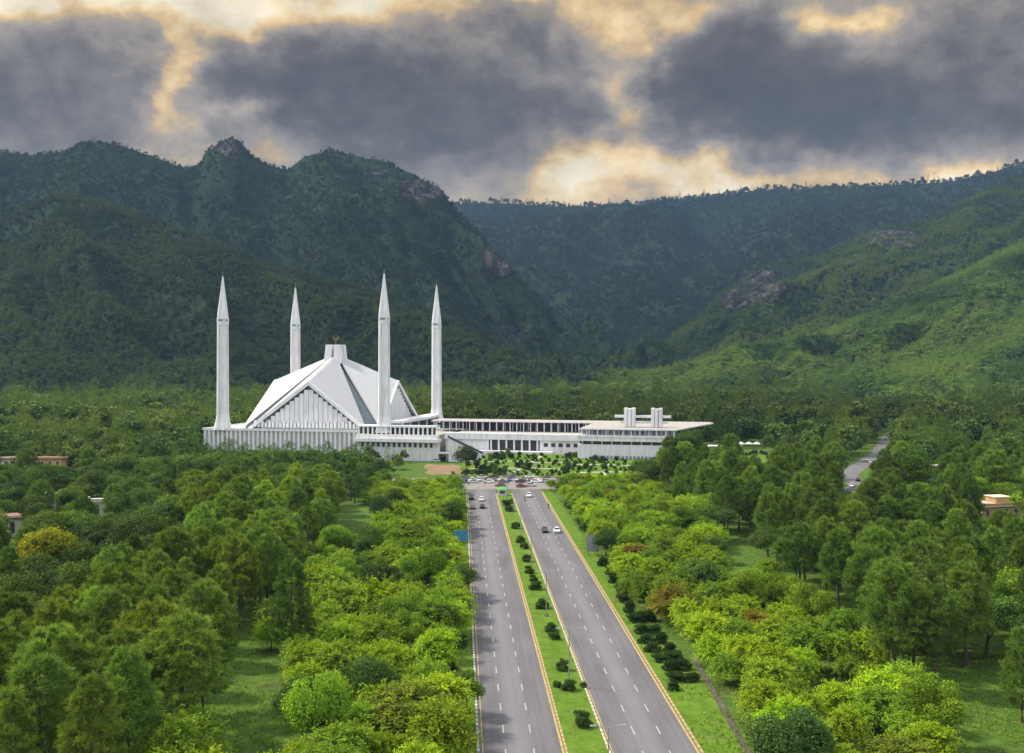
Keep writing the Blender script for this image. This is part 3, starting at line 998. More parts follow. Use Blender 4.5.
def roof_room(t):
    MB().box(-1, 4.5, -2, 3, 4.16, 6.0).build('stair_room', M['tan'], t)
    MB().box(-1.3, 4.8, -2.3, 3.3, 6.02, 6.25).build('stair_room_roof', M['cream'], t)
    MB().tube([(-5, 1, 4.1), (-5, 1, 5.2)], .8, 12).build('water_tank', M['wall'], t)


flat_house('flat_roofed_house', 'low tan house with a rooftop room among trees at the eastern picture edge', at(1003, 330), 336, .25, 17, 11, 3.7, M['tan'], M['cream'], 1, roof_room)
flat_house('flat_roofed_house', 'small pale house half hidden by pines east of the side road', at(934, 432), 436, .1, 11, 8, 5.2, M['wall'], M['cream'])
flat_house('flat_roofed_house', 'orange brown bungalow under a dark flat roof above the western wood', at(48, 452), 452, -.1, 17, 9, 7.2, M['tan'], M['brick'])
flat_house('flat_roofed_house', 'cream and brown bungalow cut by the western picture edge', at(4, 452), 452, -.1, 10, 8, 7.2, M['cream'], M['brick'])
flat_house('flat_roofed_house', 'low brown roofed house in the wood behind the yellow tree', at(8, 300), 300, .3, 14, 9, 5.0, M['cream'], M['brick'])
flat_house('flat_roofed_house', 'tiny pale outbuilding between dark trees beside the yellow tree', at(99, 330), 330, .2, 6, 6, 5.5, M['wall'], M['cream'])
flat_house('flat_roofed_house', 'whitewashed low house with grey parapet glimpsed through the western wood', at(52, 340), 340, -.2, 13, 8, 6.0, M['wall'], M['cream'])

# low garden walls
w = tag(MB().box(-3, 68, -.2, .2, 0, .55).build('garden_wall', M['wall'], loc=(0, 457.5, 0), rotz=TH), 'long low white wall edging the lawn behind the parked cars', 'wall')
for lab, p0, p1 in (('white retaining wall stepping down between garden shrubs', (539, 459), (585, 466)),
                    ('short white retaining wall beside the upper garden shrubs', (596, 462), (640, 468))):
    a0, a1 = G(*p0), G(*p1)
    ln = math.hypot(a1[0] - a0[0], a1[1] - a0[1])
    tag(MB().box(0, ln, -.3, .3, 0, 1.6).build('retaining_wall', M['wall'], loc=(a0[0], a0[1], 0), rotz=math.atan2(a1[1] - a0[1], a1[0] - a0[0])), lab, 'wall')

# drain beside the eastern verge
dr = MB()
p0, p1 = G(692, 655), G(752, 760)
ln = math.hypot(p1[0] - p0[0], p1[1] - p0[1]) + 12
dr.box(0, ln, -.42, -.25, -.3, .22); dr.box(0, ln, .25, .42, -.3, .22); dr.box(0, ln, -.25, .25, -.3, .05)
tag(dr.build('drain', M['mud'], loc=(p0[0], p0[1], 0), rotz=math.atan2(p1[1] - p0[1], p1[0] - p0[0])), 'narrow open concrete drain between grass verge and roadside trees', 'drain')

# ------------------------------------------------------------------ street lamps down the median
lampl = ['nearest twin arm street lamp, only its white arms rising into view', 'second twin arm lamp post beyond the big round median shrub', 'third twin arm lamp post rising beside paired median shrubs',
         'fourth twin arm lamp post along the median', 'fifth twin arm lamp post, level with the two oncoming cars', 'sixth twin arm lamp post, past the two oncoming cars', 'last twin arm lamp post before the junction']
lamp = thing('street_lamp', lampl[0], 'street lamp', (0, 0, 0), TH, 'twin arm lamps along the median')
MB().tube([(0, 0, .17), (0, 0, .55)], .2, 10).build('base', M['metal'], lamp)
MB().tube([(0, 0, .5), (0, 0, 8.6)], [.11, .06], 8).build('pole', M['metal'], lamp)
for s_ in (-1, 1):
    a_ = MB().tube([(0, 0, 8.5), (s_ * .6, 0, 8.7), (s_ * 1.35, 0, 8.85)], .045, 6).build('arm', M['metal'], lamp)
    MB().frustum(s_ * 1.7, 0, 8.8, 8.95, .75, .26, .6, .18).build('lamp_head', M['lampw'], a_)
remember(lamp)
for k in range(7):
    p = road(16.55, 118 + 42.9 * k, 0)
    if k == 0:
        lamp.location = p
    else:
        dup(lamp, p, TH, label=lampl[k])

# ------------------------------------------------------------------ billboards
t = thing('billboard', 'grey upright board on two posts at the eastern roadside shrubs', 'billboard', road(33.6, 268), TH)
MB().box(-1.5, 1.5, -.12, .12, .9, 5.0).build('panel', M['grey'], t)
b = MB().box(-1.6, 1.6, -.16, -.121, 4.9, 5.1).box(-1.6, 1.6, -.16, -.121, .8, 1.0).box(-1.6, -1.45, -.16, -.121, 1.0, 4.9).box(1.45, 1.6, -.16, -.121, 1.0, 4.9)
b.box(-.06, .06, -.16, -.121, 1.0, 4.9); b.build('frame', M['metal'], t)
for s_ in (-1, 1):
    MB().tube([(s_ * 1.1, .2, 0), (s_ * 1.1, .2, 4.6)], .1).build('post', M['metal'], t)
t = thing('billboard', 'blue roadside board half hidden by trees at the western kerb', 'billboard', road(.2, 277), TH)
MB().box(-1.9, 1.7, -.1, .1, 2.2, 5.0).build('panel', M['blue'], t)
for s_ in (-1, 1):
    MB().tube([(s_ * 1.2, .2, 0), (s_ * 1.2, .2, 4.6)], .1).build('post', M['metal'], t)


# ------------------------------------------------------------------ vehicles
def car_master(name, label, cat, suv=False):
    t = thing(name, label, cat)
    zr = 1.72 if suv else 1.46
    # lower body lofted along the length: (y, half width, z bottom, z top)
    sec = [(-2.15, .62, .42, .70), (-2.05, .78, .28, .80), (-1.5, .85, .24, .90), (-.6, .87, .24, .94), (.7, .87, .24, .95), (1.6, .85, .26, .98), (2.08, .76, .32, .92), (2.16, .66, .42, .80)]
    rings = [[(-w, y, z0), (w, y, z0), (w * 1.02, y, (z0 + z1) / 2), (w * .93, y, z1), (-w * .93, y, z1), (-w * 1.02, y, (z0 + z1) / 2)] for y, w, z0, z1 in sec]
    body = MB().loft(rings).build('body', M['paint'], t, smooth=False)
    cab = [(-1.05, .74, .92), (-.35, .62, zr - .06), (.3, .62, zr), (.95, .61, zr - .04), (1.75 if suv else 1.6, .72, .95)]
    g = MB()
    g.loft([[(-w, y, z) for (y, w, z) in cab] + [(-.75, 1.5, .93), (-.75, -.9, .93)], [(w, y, z) for (y, w, z) in cab] + [(.75, 1.5, .93), (.75, -.9, .93)]])
    g.build('window', M['glass'], t)
    MB().loft([[(-.60, -.42, zr - .06), (.60, -.42, zr - .06), (.60, -.42, zr), (-.60, -.42, zr)], [(-.60, .3, zr + .01), (.60, .3, zr + .01), (.60, .3, zr + .05), (-.60, .3, zr + .05)],
               [(-.6, 1.0, zr - .06), (.6, 1.0, zr - .06), (.6, 1.0, zr - .01), (-.6, 1.0, zr - .01)]]).build('roof', M['paint'], t)
    for sx_ in (-1, 1):
        for yy_ in (-1.3, 1.32):
            tube = MB().tube([(sx_ * .66, yy_, .32), (sx_ * .88, yy_, .32)], .32, 14).build('wheel', M['rubber'], t)
            MB().tube([(sx_ * .86, yy_, .32), (sx_ * .895, yy_, .32)], .19, 10).build('rim', M['alloy'], tube)
        MB().box(sx_ * .58 - .16, sx_ * .58 + .16, -2.19, -2.06, .60, .74).build('headlight', M['lampw'], t)
        MB().box(sx_ * .60 - .14, sx_ * .60 + .14, 2.07, 2.2, .70, .86).build('tail_light', M['red'], t)
    remember(t)
    return t


def recolor(root, c):
    for o in root.children:
        o.color = (*c, 1)


WH, SI, BK, GY, MA, BL, BR = (.75, .75, .75), (.45, .46, .48), (.02, .02, .024), (.12, .125, .13), (.16, .02, .02), (.04, .08, .2), (.16, .09, .05)
saloon = car_master('car', 'white saloon car driving towards the camera on the eastern carriageway, beside a dark car', 'car')
recolor(saloon, WH)
saloon.location = road(27.6, 303, .02); saloon.rotation_euler.z = TH
mov = [(24.2, 303.5, BK, 'dark saloon car driving towards the camera abreast of a white car', 0),
       (24.6, 381, WH, 'white car just leaving the junction on the eastern carriageway', 0),
       (3.9, 352, GY, 'grey car by the western kerb, rearmost of four near the junction', math.pi),
       (3.9, 375, BK, 'dark car by the western kerb close to the junction', math.pi),
       (7.4, 371, WH, 'white car in the middle lane nearing the junction', math.pi),
       (7.3, 353, BK, 'black car in the middle lane behind the white one', math.pi),
       (23.5, 409, MA, 'maroon car crossing the junction towards the eastern trees', math.pi / 2),
       (27.5, 412, SI, 'silver car following the maroon car across the junction', math.pi / 2),
       (15.5, 412, BR, 'brown car crossing in front of the median tip', -math.pi / 2)]
for uu, ss, c, lab, r in mov:
    dup(saloon, road(uu, ss, .02), TH + r, label=lab, color=(*c, 1))
rng = random.Random(5)
rowc = [GY, BK, WH, SI, BK, GY, WH, BL, SI, GY, BR, WH, BK, SI, MA, GY]
names = {WH: 'white', GY: 'grey', SI: 'silver', BK: 'black', BR: 'brown', BL: 'dark blue', MA: 'maroon'}
for i, c in enumerate(rowc):
    uu = -1.0 + i * 2.95 + rng.uniform(-.3, .3)
    nb = 'western end of the row' if i < 4 else 'row opposite the median tip' if i < 10 else 'eastern end of the row'
    dup(saloon, road(uu, 431 + rng.uniform(-.5, .5), .016), TH + rng.choice((0, math.pi)) + rng.uniform(-.08, .08),
        label=f'{names[c]} car parked below the long low wall, {nb}', group='cars parked along the forecourt wall', color=(*c, 1))
for i, (uu, c) in enumerate(((2, GY), (9, SI), (14, BK), (22, GY), (29, WH), (37, BR))):
    dup(saloon, road(uu, 441 + rng.uniform(-.5, .5), .016), TH + math.pi / 2 + rng.uniform(-.1, .1),
        label=f'{names[c]} car parked sideways close under the low wall, second row', group='cars in the second forecourt row', color=(*c, 1))
for i, (px, py, c, r, lab) in enumerate(((852, 487, WH, 0, 'white car on the side road nearest the pines'), (858, 481, BK, math.pi, 'black car on the side road behind a white one'),
                               (868, 461, WH, 0, 'pale car parked halfway up the side road'), (871, 463, SI, 0.4, 'silver car beside the halfway trees of the side road'))):
    x, y = G(px, py); dup(saloon, (x, y, .012), -.4 + r, label=lab, color=(*c, 1))
for k, (px, py, c) in enumerate(((436, 462, SI), (445, 460, BK), (722, 452, WH), (728, 451, GY), (734, 452, WH))):
    x, y = G(px, py)
    dup(saloon, (x, y, .012), 1.3, label=('silver car on bare earth below the mosque terrace', 'black car on bare earth below the mosque terrace', 'white car parked before the gatehouse',
        'grey car parked between two white cars before the gatehouse', 'white car outermost beside the gatehouse')[k], color=(*c, 1))

for i, (uu, c) in enumerate(((-6, GY), (-2.6, WH), (.8, BK), (5, SI), (11.5, WH), (17, GY), (24, BK), (30.2, WH), (34, SI), (41, GY), (46, WH), (51, BK))):
    dup(saloon, road(uu, 424.5 + rng.uniform(-.8, .8), .016), TH + math.pi / 2 * rng.choice((1, -1)) + rng.uniform(-.15, .15),
        label=f'{names[c]} car waiting lengthwise in the loose line before the parked row', group='cars waiting before the parked row', color=(*c, 1))
# green and white kiosk at the tip of the median
t = thing('kiosk', 'small white and green kiosk on the tip of the median', 'kiosk', road(15.2, 384), TH)
MB().box(-1.5, 1.5, -1.2, 1.2, .17, 2.4).build('wall', M['wall'], t)
kr = M['lawn']
MB().frustum(0, 0, 2.4, 3.3, 3.8, 3.2, 1.6, 1.2).build('roof', mat('green_sheet', (.1, .32, .06), .5, build=speckle((.08, .26, .05), (.14, .40, .08), .9)), t)
MB().box(-.9, .9, -1.24, -1.2, 1.0, 1.9).build('window', M['dark'], t)


# ------------------------------------------------------------------ people and motorcycles
def person_mesh(pose):
    """one continuous skinned body; joints in metres, standing 1.72 m"""
    J = {'pel': (0, 0, .93, .13), 'bel': (0, 0, 1.1, .125), 'che': (0, 0, 1.3, .15), 'nec': (0, 0, 1.47, .055), 'hed': (0, -.01, 1.58, .095), 'top': (0, 0, 1.68, .08),
         'shL': (-.18, 0, 1.4, .06), 'elL': (-.24, .03, 1.13, .045), 'haL': (-.25, -.05, .88, .035), 'shR': (.18, 0, 1.4, .06), 'elR': (.24, .03, 1.13, .045), 'haR': (.25, -.05, .88, .035),
         'hiL': (-.1, 0, .86, .095), 'knL': (-.11, -.03, .48, .065), 'anL': (-.11, .03, .08, .045), 'toL': (-.12, -.14, .04, .035),
         'hiR': (.1, 0, .86, .095), 'knR': (.11, -.03, .48, .065), 'anR': (.11, .03, .08, .045), 'toR': (.12, -.14, .04, .035)}
    if pose == 'walk':
        J.update(knL=(-.11, -.16, .5, .065), anL=(-.11, -.2, .09, .045), toL=(-.12, -.38, .05, .035), knR=(.11, .08, .48, .065), anR=(.11, .28, .14, .045), toR=(.12, .14, .04, .035),
                 haL=(-.25, .12, .9, .035), haR=(.25, -.18, .92, .035))
    if pose == 'ride':
        for k in J:
            x, y, z, r = J[k]; J[k] = (x, y, z - .12, r)
        J.update(hiL=(-.12, -.05, .78, .095), knL=(-.2, -.4, .72, .065), anL=(-.2, -.3, .34, .045), toL=(-.2, -.46, .3, .035), hiR=(.12, -.05, .78, .095), knR=(.2, -.4, .72, .065),
                 anR=(.2, -.3, .34, .045), toR=(.2, -.46, .3, .035), elL=(-.3, -.25, 1.08, .045), haL=(-.3, -.52, 1.0, .035), elR=(.3, -.25, 1.08, .045), haR=(.3, -.52, 1.0, .035))
    ks = list(J); ed = [('pel', 'bel'), ('bel', 'che'), ('che', 'nec'), ('nec', 'hed'), ('hed', 'top')]
    for s_ in 'LR':
        ed += [('che', 'sh' + s_), ('sh' + s_, 'el' + s_), ('el' + s_, 'ha' + s_), ('pel', 'hi' + s_), ('hi' + s_, 'kn' + s_), ('kn' + s_, 'an' + s_), ('an' + s_, 'to' + s_)]
    me = bpy.data.meshes.new('person')
    me.from_pydata([J[k][:3] for k in ks], [(ks.index(a), ks.index(b_)) for a, b_ in ed], [])
    o = bpy.data.objects.new('body', me)
    COL.objects.link(o)
    o.modifiers.new('skin', 'SKIN'); o.modifiers.new('sub', 'SUBSURF').levels = 1
    o.modifiers['sub'].render_levels = 1
    for i, k in enumerate(ks):
        sv = me.skin_vertices[0].data[i]; sv.radius = (J[k][3], J[k][3]); sv.use_root = (i == 0)
    bpy.context.view_layer.update()
    dg = bpy.context.evaluated_depsgraph_get()
    m2 = bpy.data.meshes.new_from_object(o.evaluated_get(dg))
    bpy.data.objects.remove(o)
    zh = J['nec'][2]
    m2.materials.clear(); m2.materials.append(M['cloth']); m2.materials.append(M['skin'])
    for p in m2.polygons:
        c = p.center
        p.material_index = 1 if (c.z > zh or (abs(c.x) > .21 and c.z < J['haL'][2] + .12 and c.z > J['haL'][2] - .2)) else 0
        p.use_smooth = True
    return m2, J['hed'][2]


def person(label, loc, rot, pose, color):
    m2, hz = person_mesh(pose)
    t = bpy.data.objects.new('person', m2); COL.objects.link(t)
    t.location = loc; t.rotation_euler.z = rot; t.color = (*color, 1)
    tag(t, label, 'person')
    b = MB()
    ring = lambda r, z, dy: [(r * math.cos(k * math.pi / 5), dy + r * math.sin(k * math.pi / 5), z) for k in range(10)]
    b.loft([ring(.10, hz + .02, .03), ring(.118, hz + .08, .025), ring(.085, hz + .155, .02), ring(.02, hz + .18, .02)])
    b.build('hair', M['hair'], t, smooth=True)
    return t


person('person in pale clothes walking across the western mouth of the junction', road(7.2, 399, .02), 1.2, 'walk', (.55, .53, .48))
person('person in dark clothes standing at the forecourt near the parked cars', road(3.2, 414, .016), .4, 'stand', (.05, .05, .07))
person('person in blue clothes walking by the eastern forecourt kerb', road(33, 420, .016), -1.0, 'walk', (.06, .1, .25))

for uu_, ss_, pose_, c_, lb_ in ((-2, 417, 'walk', (.5, .48, .42), 'person in pale clothes walking past the western end of the parked cars'), (9.5, 418, 'walk', (.25, .05, .05), 'person in red clothes crossing the forecourt behind the kiosk'),
                                 (19, 419, 'stand', (.04, .05, .1), 'person in navy clothes standing between the waiting cars'), (36.5, 414, 'stand', (.5, .5, .5), 'person in white clothes standing near the eastern trees')):
    person(lb_, road(uu_, ss_, .016), uu_, pose_, c_)


def motorcycle(label, loc, rot):
    t = thing('motorcycle', label, 'motorcycle', loc, rot)
    for y in (-.62, .62):
        wv = MB().tube([(-.055, y, .3), (.055, y, .3)], .3, 14).build('wheel', M['rubber'], t)
        MB().tube([(-.06, y, .3), (.06, y, .3)], .14, 8).build('rim', M['alloy'], wv)
    MB().tube([(0, -.62, .3), (0, -.45, .95)], .05).build('fork', M['metal'], t)
    MB().tube([(-.33, -.42, 1.0), (0, -.45, .97), (.33, -.42, 1.0)], .025).build('handlebar', M['metal'], t)
    b = MB().loft([[(-.09, -.4, .7), (.09, -.4, .7), (.07, -.4, .9), (-.07, -.4, .9)], [(-.13, -.15, .62), (.13, -.15, .62), (.1, -.15, .86), (-.1, -.15, .86)], [(-.1, .1, .6), (.1, .1, .6), (.08, .1, .75), (-.08, .1, .75)]])
    o = b.build('tank', M['paint'], t); o.color = (.3, .02, .02, 1)
    MB().box(-.13, .13, .0, .72, .66, .78).build('seat', M['rubber'], t)
    MB().box(-.12, .12, -.25, .2, .28, .58).build('engine', M['metal'], t)
    return t


for uu, ss, lab in ((22.6, 371, 'leaving the junction behind the two oncoming cars'), (29.3, 352, 'riding along the eastern kerb before the roadside trees')):
    motorcycle('small red motorcycle ' + lab, road(uu, ss, .02), TH)
    p = road(uu, ss, .02)
    person('motorcycle rider in dark clothes ' + lab, (p[0] - .02, p[1] + .28, p[2]), TH, 'ride', (.04, .045, .06))

# ------------------------------------------------------------------ trees: prototypes
def unit(v):
    return v / np.maximum(np.linalg.norm(v, axis=-1, keepdims=True), 1e-9)


def leaf_quads(c, along, nrm, ln, wd):
    """pointed leaf clumps: a kite of four corners per leaf"""
    a = unit(along)
    b = unit(np.cross(nrm, a))
    ln = np.asarray(ln)[:, None]; wd = np.asarray(wd)[:, None]
    p0 = c - a * ln * .5; p2 = c + a * ln * .5
    m = c + a * ln * .02
    v = np.stack([p0, m + b * wd * .5, p2, m - b * wd * .5], 1).reshape(-1, 3)
    return v, np.arange(len(v)).reshape(-1, 4)


def crown_pine(seed, H=16.0, R=4.2, tufts=760, per=20, z0=.22):
    r = np.random.default_rng(seed)
    t = np.clip(r.beta(1.25, 1.35, tufts), 0, .995)                # height in the crown
    prof = R * np.clip(.42 * np.sqrt(np.clip(1 - (np.abs(t - .34) / np.where(t > .34, .67, .50)) ** 2, 0, 1)) + .62 * (1 - t) ** .62 * np.clip(t * 5 + .42, 0, 1), .06, 1)
    # branches: tufts gather on some forty boughs
    nb = 46
    bt = np.sort(r.random(nb)); ba = np.arange(nb) * 2.39996 + r.normal(0, .3, nb)
    bl = r.uniform(.72, 1.1, nb)
    k = np.clip((t * nb + r.normal(0, 1.0, tufts)).astype(int), 0, nb - 1)
    rad = prof * bl[k] * np.sqrt(r.uniform(.12, 1.0, tufts))
    ang = ba[k] + r.normal(0, .20, tufts)
    zc = H * (z0 + (1 - z0) * t) + .30 * rad * (1 - .7 * t) - .25 + r.normal(0, .25, tufts)
    c = np.stack([rad * np.cos(ang), rad * np.sin(ang), zc], -1)
    out = np.stack([np.cos(ang), np.sin(ang), np.zeros(tufts)], -1)
    C = np.repeat(c, per, 0)
    dirs = unit(np.repeat(out, per, 0) * .55 + r.normal(0, .62, (tufts * per, 3)) + np.array([0, 0, .75]))
    ln = r.uniform(.5, .95, tufts * per); wd = r.uniform(.055, .11, tufts * per)
    C = C + dirs * ln[:, None] * .45
    v, f = leaf_quads(C, dirs, r.normal(0, 1, C.shape), ln, wd)
    tv = np.repeat(np.clip(r.normal(.42, .18, tufts), 0, 1), per)
    tip = np.repeat((rad / np.maximum(prof, .1)) ** 2 * .22, per)   # fresh paler needles at the bough ends
    return v, f, np.clip(tv + tip + r.normal(0, .09, tufts * per), 0, 1)


def crown_round(seed, H=10.0, R=4.6, lobes=17, per=330, leaf=.42, z0=.16, flat=1.0, gap=.0):
    r = np.random.default_rng(seed)
    zc0 = H * (z0 + (1 - z0) * .48); hz = H * (1 - z0) * .5
    dl = unit(r.normal(0, 1, (lobes, 3))); dl[:, 2] = np.abs(dl[:, 2]) * 1.15 - .32
    dl = unit(dl)
    rf = r.uniform(.45, .74, lobes)
    lc = dl * rf[:, None] * np.array([R, R, hz]) + np.array([0, 0, zc0])
    lr = R * r.uniform(.30, .46, lobes)
    VV = []; LV = []
    P = []; N = []; A = []
    for i in range(lobes):
        sub = 26
        sd_ = unit(r.normal(0, 1, (sub, 3)) + np.array([0, 0, .35]))
        sv = r.normal(0, .16, sub) + r.normal(0, .10)
        k = r.integers(0, sub, per)
        dd = unit(sd_[k] + r.normal(0, .30, (per, 3)))
        rr = lr[i] * (r.uniform(.55, 1.08, per) + .10 * np.sin(sd_[k, 0] * 9))
        P.append(lc[i] + dd * rr[:, None] * np.array([1, 1, .82 * flat]))
        N.append(unit(dd * .8 + r.normal(0, .55, (per, 3)) + np.array([0, 0, .35])))
        LV.append(np.clip(.45 + sv[k] + r.normal(0, .10, per), 0, 1))
    P = np.concatenate(P); N = np.concatenate(N); LV = np.concatenate(LV)
    al = np.cross(N, r.normal(0, 1, N.shape))
    ln = r.uniform(.75, 1.35, len(P)) * leaf; wd = ln * r.uniform(.5, .8, len(P))
    v, f = leaf_quads(P, al, N, ln, wd)
    return v, f, LV


def crown_plume(seed, H=9.0, R=4.6, sprays=210, per=36, leaf=.37):
    """feathery crown: sprays arch up and outwards from several leaders and droop at their ends"""
    r = np.random.default_rng(seed)
    nl = 7
    la = np.arange(nl) * 2.39996 + r.uniform(0, 6.3); lrad = R * .40 * np.sqrt((np.arange(nl) + .3) / nl)
    lead = np.stack([lrad * np.cos(la), lrad * np.sin(la), H * (.40 + .24 * r.random(nl)) * (1 - .55 * (lrad / R))], -1)
    k = r.integers(0, nl, sprays)
    a = r.uniform(0, 2 * np.pi, sprays); el = np.arcsin(r.uniform(-.35, 1.0, sprays))
    d0 = np.stack([np.cos(a) * np.cos(el), np.sin(a) * np.cos(el), np.sin(el)], -1)
    outw = unit(lead[k] * np.array([1, 1, 0]) + 1e-3)
    d0 = unit(d0 + outw * .25)
    L = R * r.uniform(.48, .78, sprays) * (1 - .12 * (d0[:, 2] > .8))
    t = np.linspace(.18, 1.0, per)[None, :, None]
    base = lead[k][:, None, :]
    pts = base + d0[:, None, :] * L[:, None, None] * t + np.array([0, 0, -1.0]) * (L[:, None, None] * .30 * t ** 2.4)
    pts = pts + r.normal(0, .16, pts.shape)
    P = pts.reshape(-1, 3)
    tang = np.repeat(d0, per, 0) + np.array([0, 0, -.6]) * np.tile(np.linspace(0, 1, per), sprays)[:, None]
    side = np.cross(tang, np.array([0, 0, 1.0])) * np.where(r.random(len(P)) < .5, 1, -1)[:, None]
    al = unit(tang) * .7 + unit(side + 1e-6) * .8 + r.normal(0, .3, P.shape)
    N = unit(np.array([0, 0, 1.0]) + r.normal(0, .42, P.shape) + np.repeat(d0, per, 0) * .5)
    ln = r.uniform(.7, 1.3, len(P)) * leaf
    v, f = leaf_quads(P + unit(al) * ln[:, None] * .3, al, N, ln, ln * r.uniform(.32, .55, len(P)))
    sv = np.repeat(np.clip(r.normal(.42, .15, sprays), 0, 1), per) + np.tile(np.linspace(-.05, .26, per), sprays)
    return v, f, np.clip(sv + r.normal(0, .07, len(P)), 0, 1)


def trunk_mesh(name, seed, H, r0, top, limbs, R):
    rr = random.Random(seed)
    b = MB()
    pts = [(0, 0, -.3)]; x = y = 0
    nseg = 6
    for i in range(1, nseg + 1):
        x += rr.uniform(-.12, .12) * r0 * 3; y += rr.uniform(-.12, .12) * r0 * 3
        pts.append((x, y, H * top * i / nseg))
    rad = [r0 * 1.35] + [r0 * (1 - .82 * i / nseg) for i in range(1, nseg + 1)]
    b.tube(pts, rad, 8)
    for j in range(limbs):
        t = .35 + .6 * (j + rr.random() * .5) / max(limbs, 1)
        i = min(int(t * nseg), nseg - 1)
        p = Vector(pts[i]).lerp(Vector(pts[i + 1]), t * nseg - i)
        a = j * 2.4 + rr.uniform(-.3, .3)
        ln = R * rr.uniform(.45, .72) * (1.1 - .5 * t)
        q1 = p + Vector((math.cos(a) * ln * .5, math.sin(a) * ln * .5, ln * .35))
        q2 = p + Vector((math.cos(a) * ln, math.sin(a) * ln, ln * .55))
        b.tube([p, q1, q2], [r0 * .38 * (1.1 - t * .6), r0 * .24 * (1.1 - t * .6), r0 * .08], 5)
    me = bpy.data.meshes.new(name)
    me.from_pydata(b.v, [], b.f); me.materials.append(M['bark'])
    return me


PROTO = {}


def proto(kind, crowns, trunks):
    PROTO[kind] = [(np_mesh('crown', *c, m=M['leaf']), t) for c, t in zip(crowns, trunks)]


proto('pine', [crown_pine(10 + i, 16, (4.2, 4.8, 3.8, 5.2, 3.6, 4.6)[i], (820, 940, 760, 980, 800, 900)[i], 20, (.24, .32, .18, .38, .28, .44)[i]) for i in range(6)],
      [trunk_mesh('trunk', 10 + i, 16, .27, .93, 9, 3.5) for i in range(6)])
proto('plume', [crown_plume(30 + i, 9, (4.6, 5.2, 4.2, 4.9, 4.4, 5.0)[i], (350, 380, 320, 360, 330, 350)[i]) for i in range(6)],
      [trunk_mesh('trunk', 30 + i, 9, .2, .6, 6, 3.2) for i in range(6)])
proto('round', [crown_round(50 + i, 10, (4.7, 5.2, 4.2, 4.8, 4.4, 5.0)[i], (18, 22, 16, 20, 26, 14)[i], 560, .30) for i in range(6)],
      [trunk_mesh('trunk', 50 + i, 10, .25, .7, 7, 3.8) for i in range(6)])
proto('flat', [crown_round(70 + i, 9, (6.2, 5.6)[i], 26, 520, .31, .34, .7) for i in range(2)],
      [trunk_mesh('trunk', 70 + i, 9, .28, .7, 8, 5.2) for i in range(2)])
proto('bush', [crown_round(80 + i, 2.6, (1.75, 1.6, 1.9)[i], 16, 220, .24, -.45) for i in range(3)],
      [trunk_mesh('stem', 80 + i, 2.6, .07, .6, 5, 1.0) for i in range(3)])
NREC = {}
TREES = []


def tree(kind, name, label, cat, x, y, h, w=None, color=(.06, .1, .02), group=None, z=0.0, var=None, jit=.16, rot=None):
    """one tree: an Empty at its foot > crown, trunk; h is its height, w widens the crown"""
    rr = TR
    base = dict(pine=16, plume=9, round=10, flat=9, bush=2.6)[kind]
    i = rr.randrange(len(PROTO[kind])) if var is None else var
    cm, tm = PROTO[kind][i]
    k = h / base
    t = bpy.data.objects.new(name, None); COL.objects.link(t)
    t.empty_display_size = .5
    t.location = (x, y, z); t.rotation_euler.z = rr.uniform(0, 6.28) if rot is None else rot
    kw = k if w is None else k * w
    t.scale = (kw * rr.uniform(.93, 1.07), kw * rr.uniform(.93, 1.07), k)
    tag(t, label, cat, group)
    f = math.exp(rr.gauss(0, jit)); hue = rr.gauss(0, .045)
    c = (color[0] * f * (1 + hue), color[1] * f, color[2] * f * (1 - .5 * hue))
    for part, me in (('crown', cm), ('trunk' if kind != 'bush' else 'stem', tm)):
        o = bpy.data.objects.new(part, me); COL.objects.link(o); o.parent = t
        o.color = (*c, 1)
    TREES.append((x, y, kw * 4.5, h))
    return t


TR = random.Random(11)
PINE = (.116, .192, .032); PINE_D = (.078, .136, .028); LIME = (.168, .262, .009); LEAF = (.125, .215, .014)
DARK = (.052, .100, .018); YEL = (.230, .250, .010); RUST = (.150, .135, .014)

# ---- trees the photograph shows apart from their neighbours
def GP(px, py):
    return G(px, py)


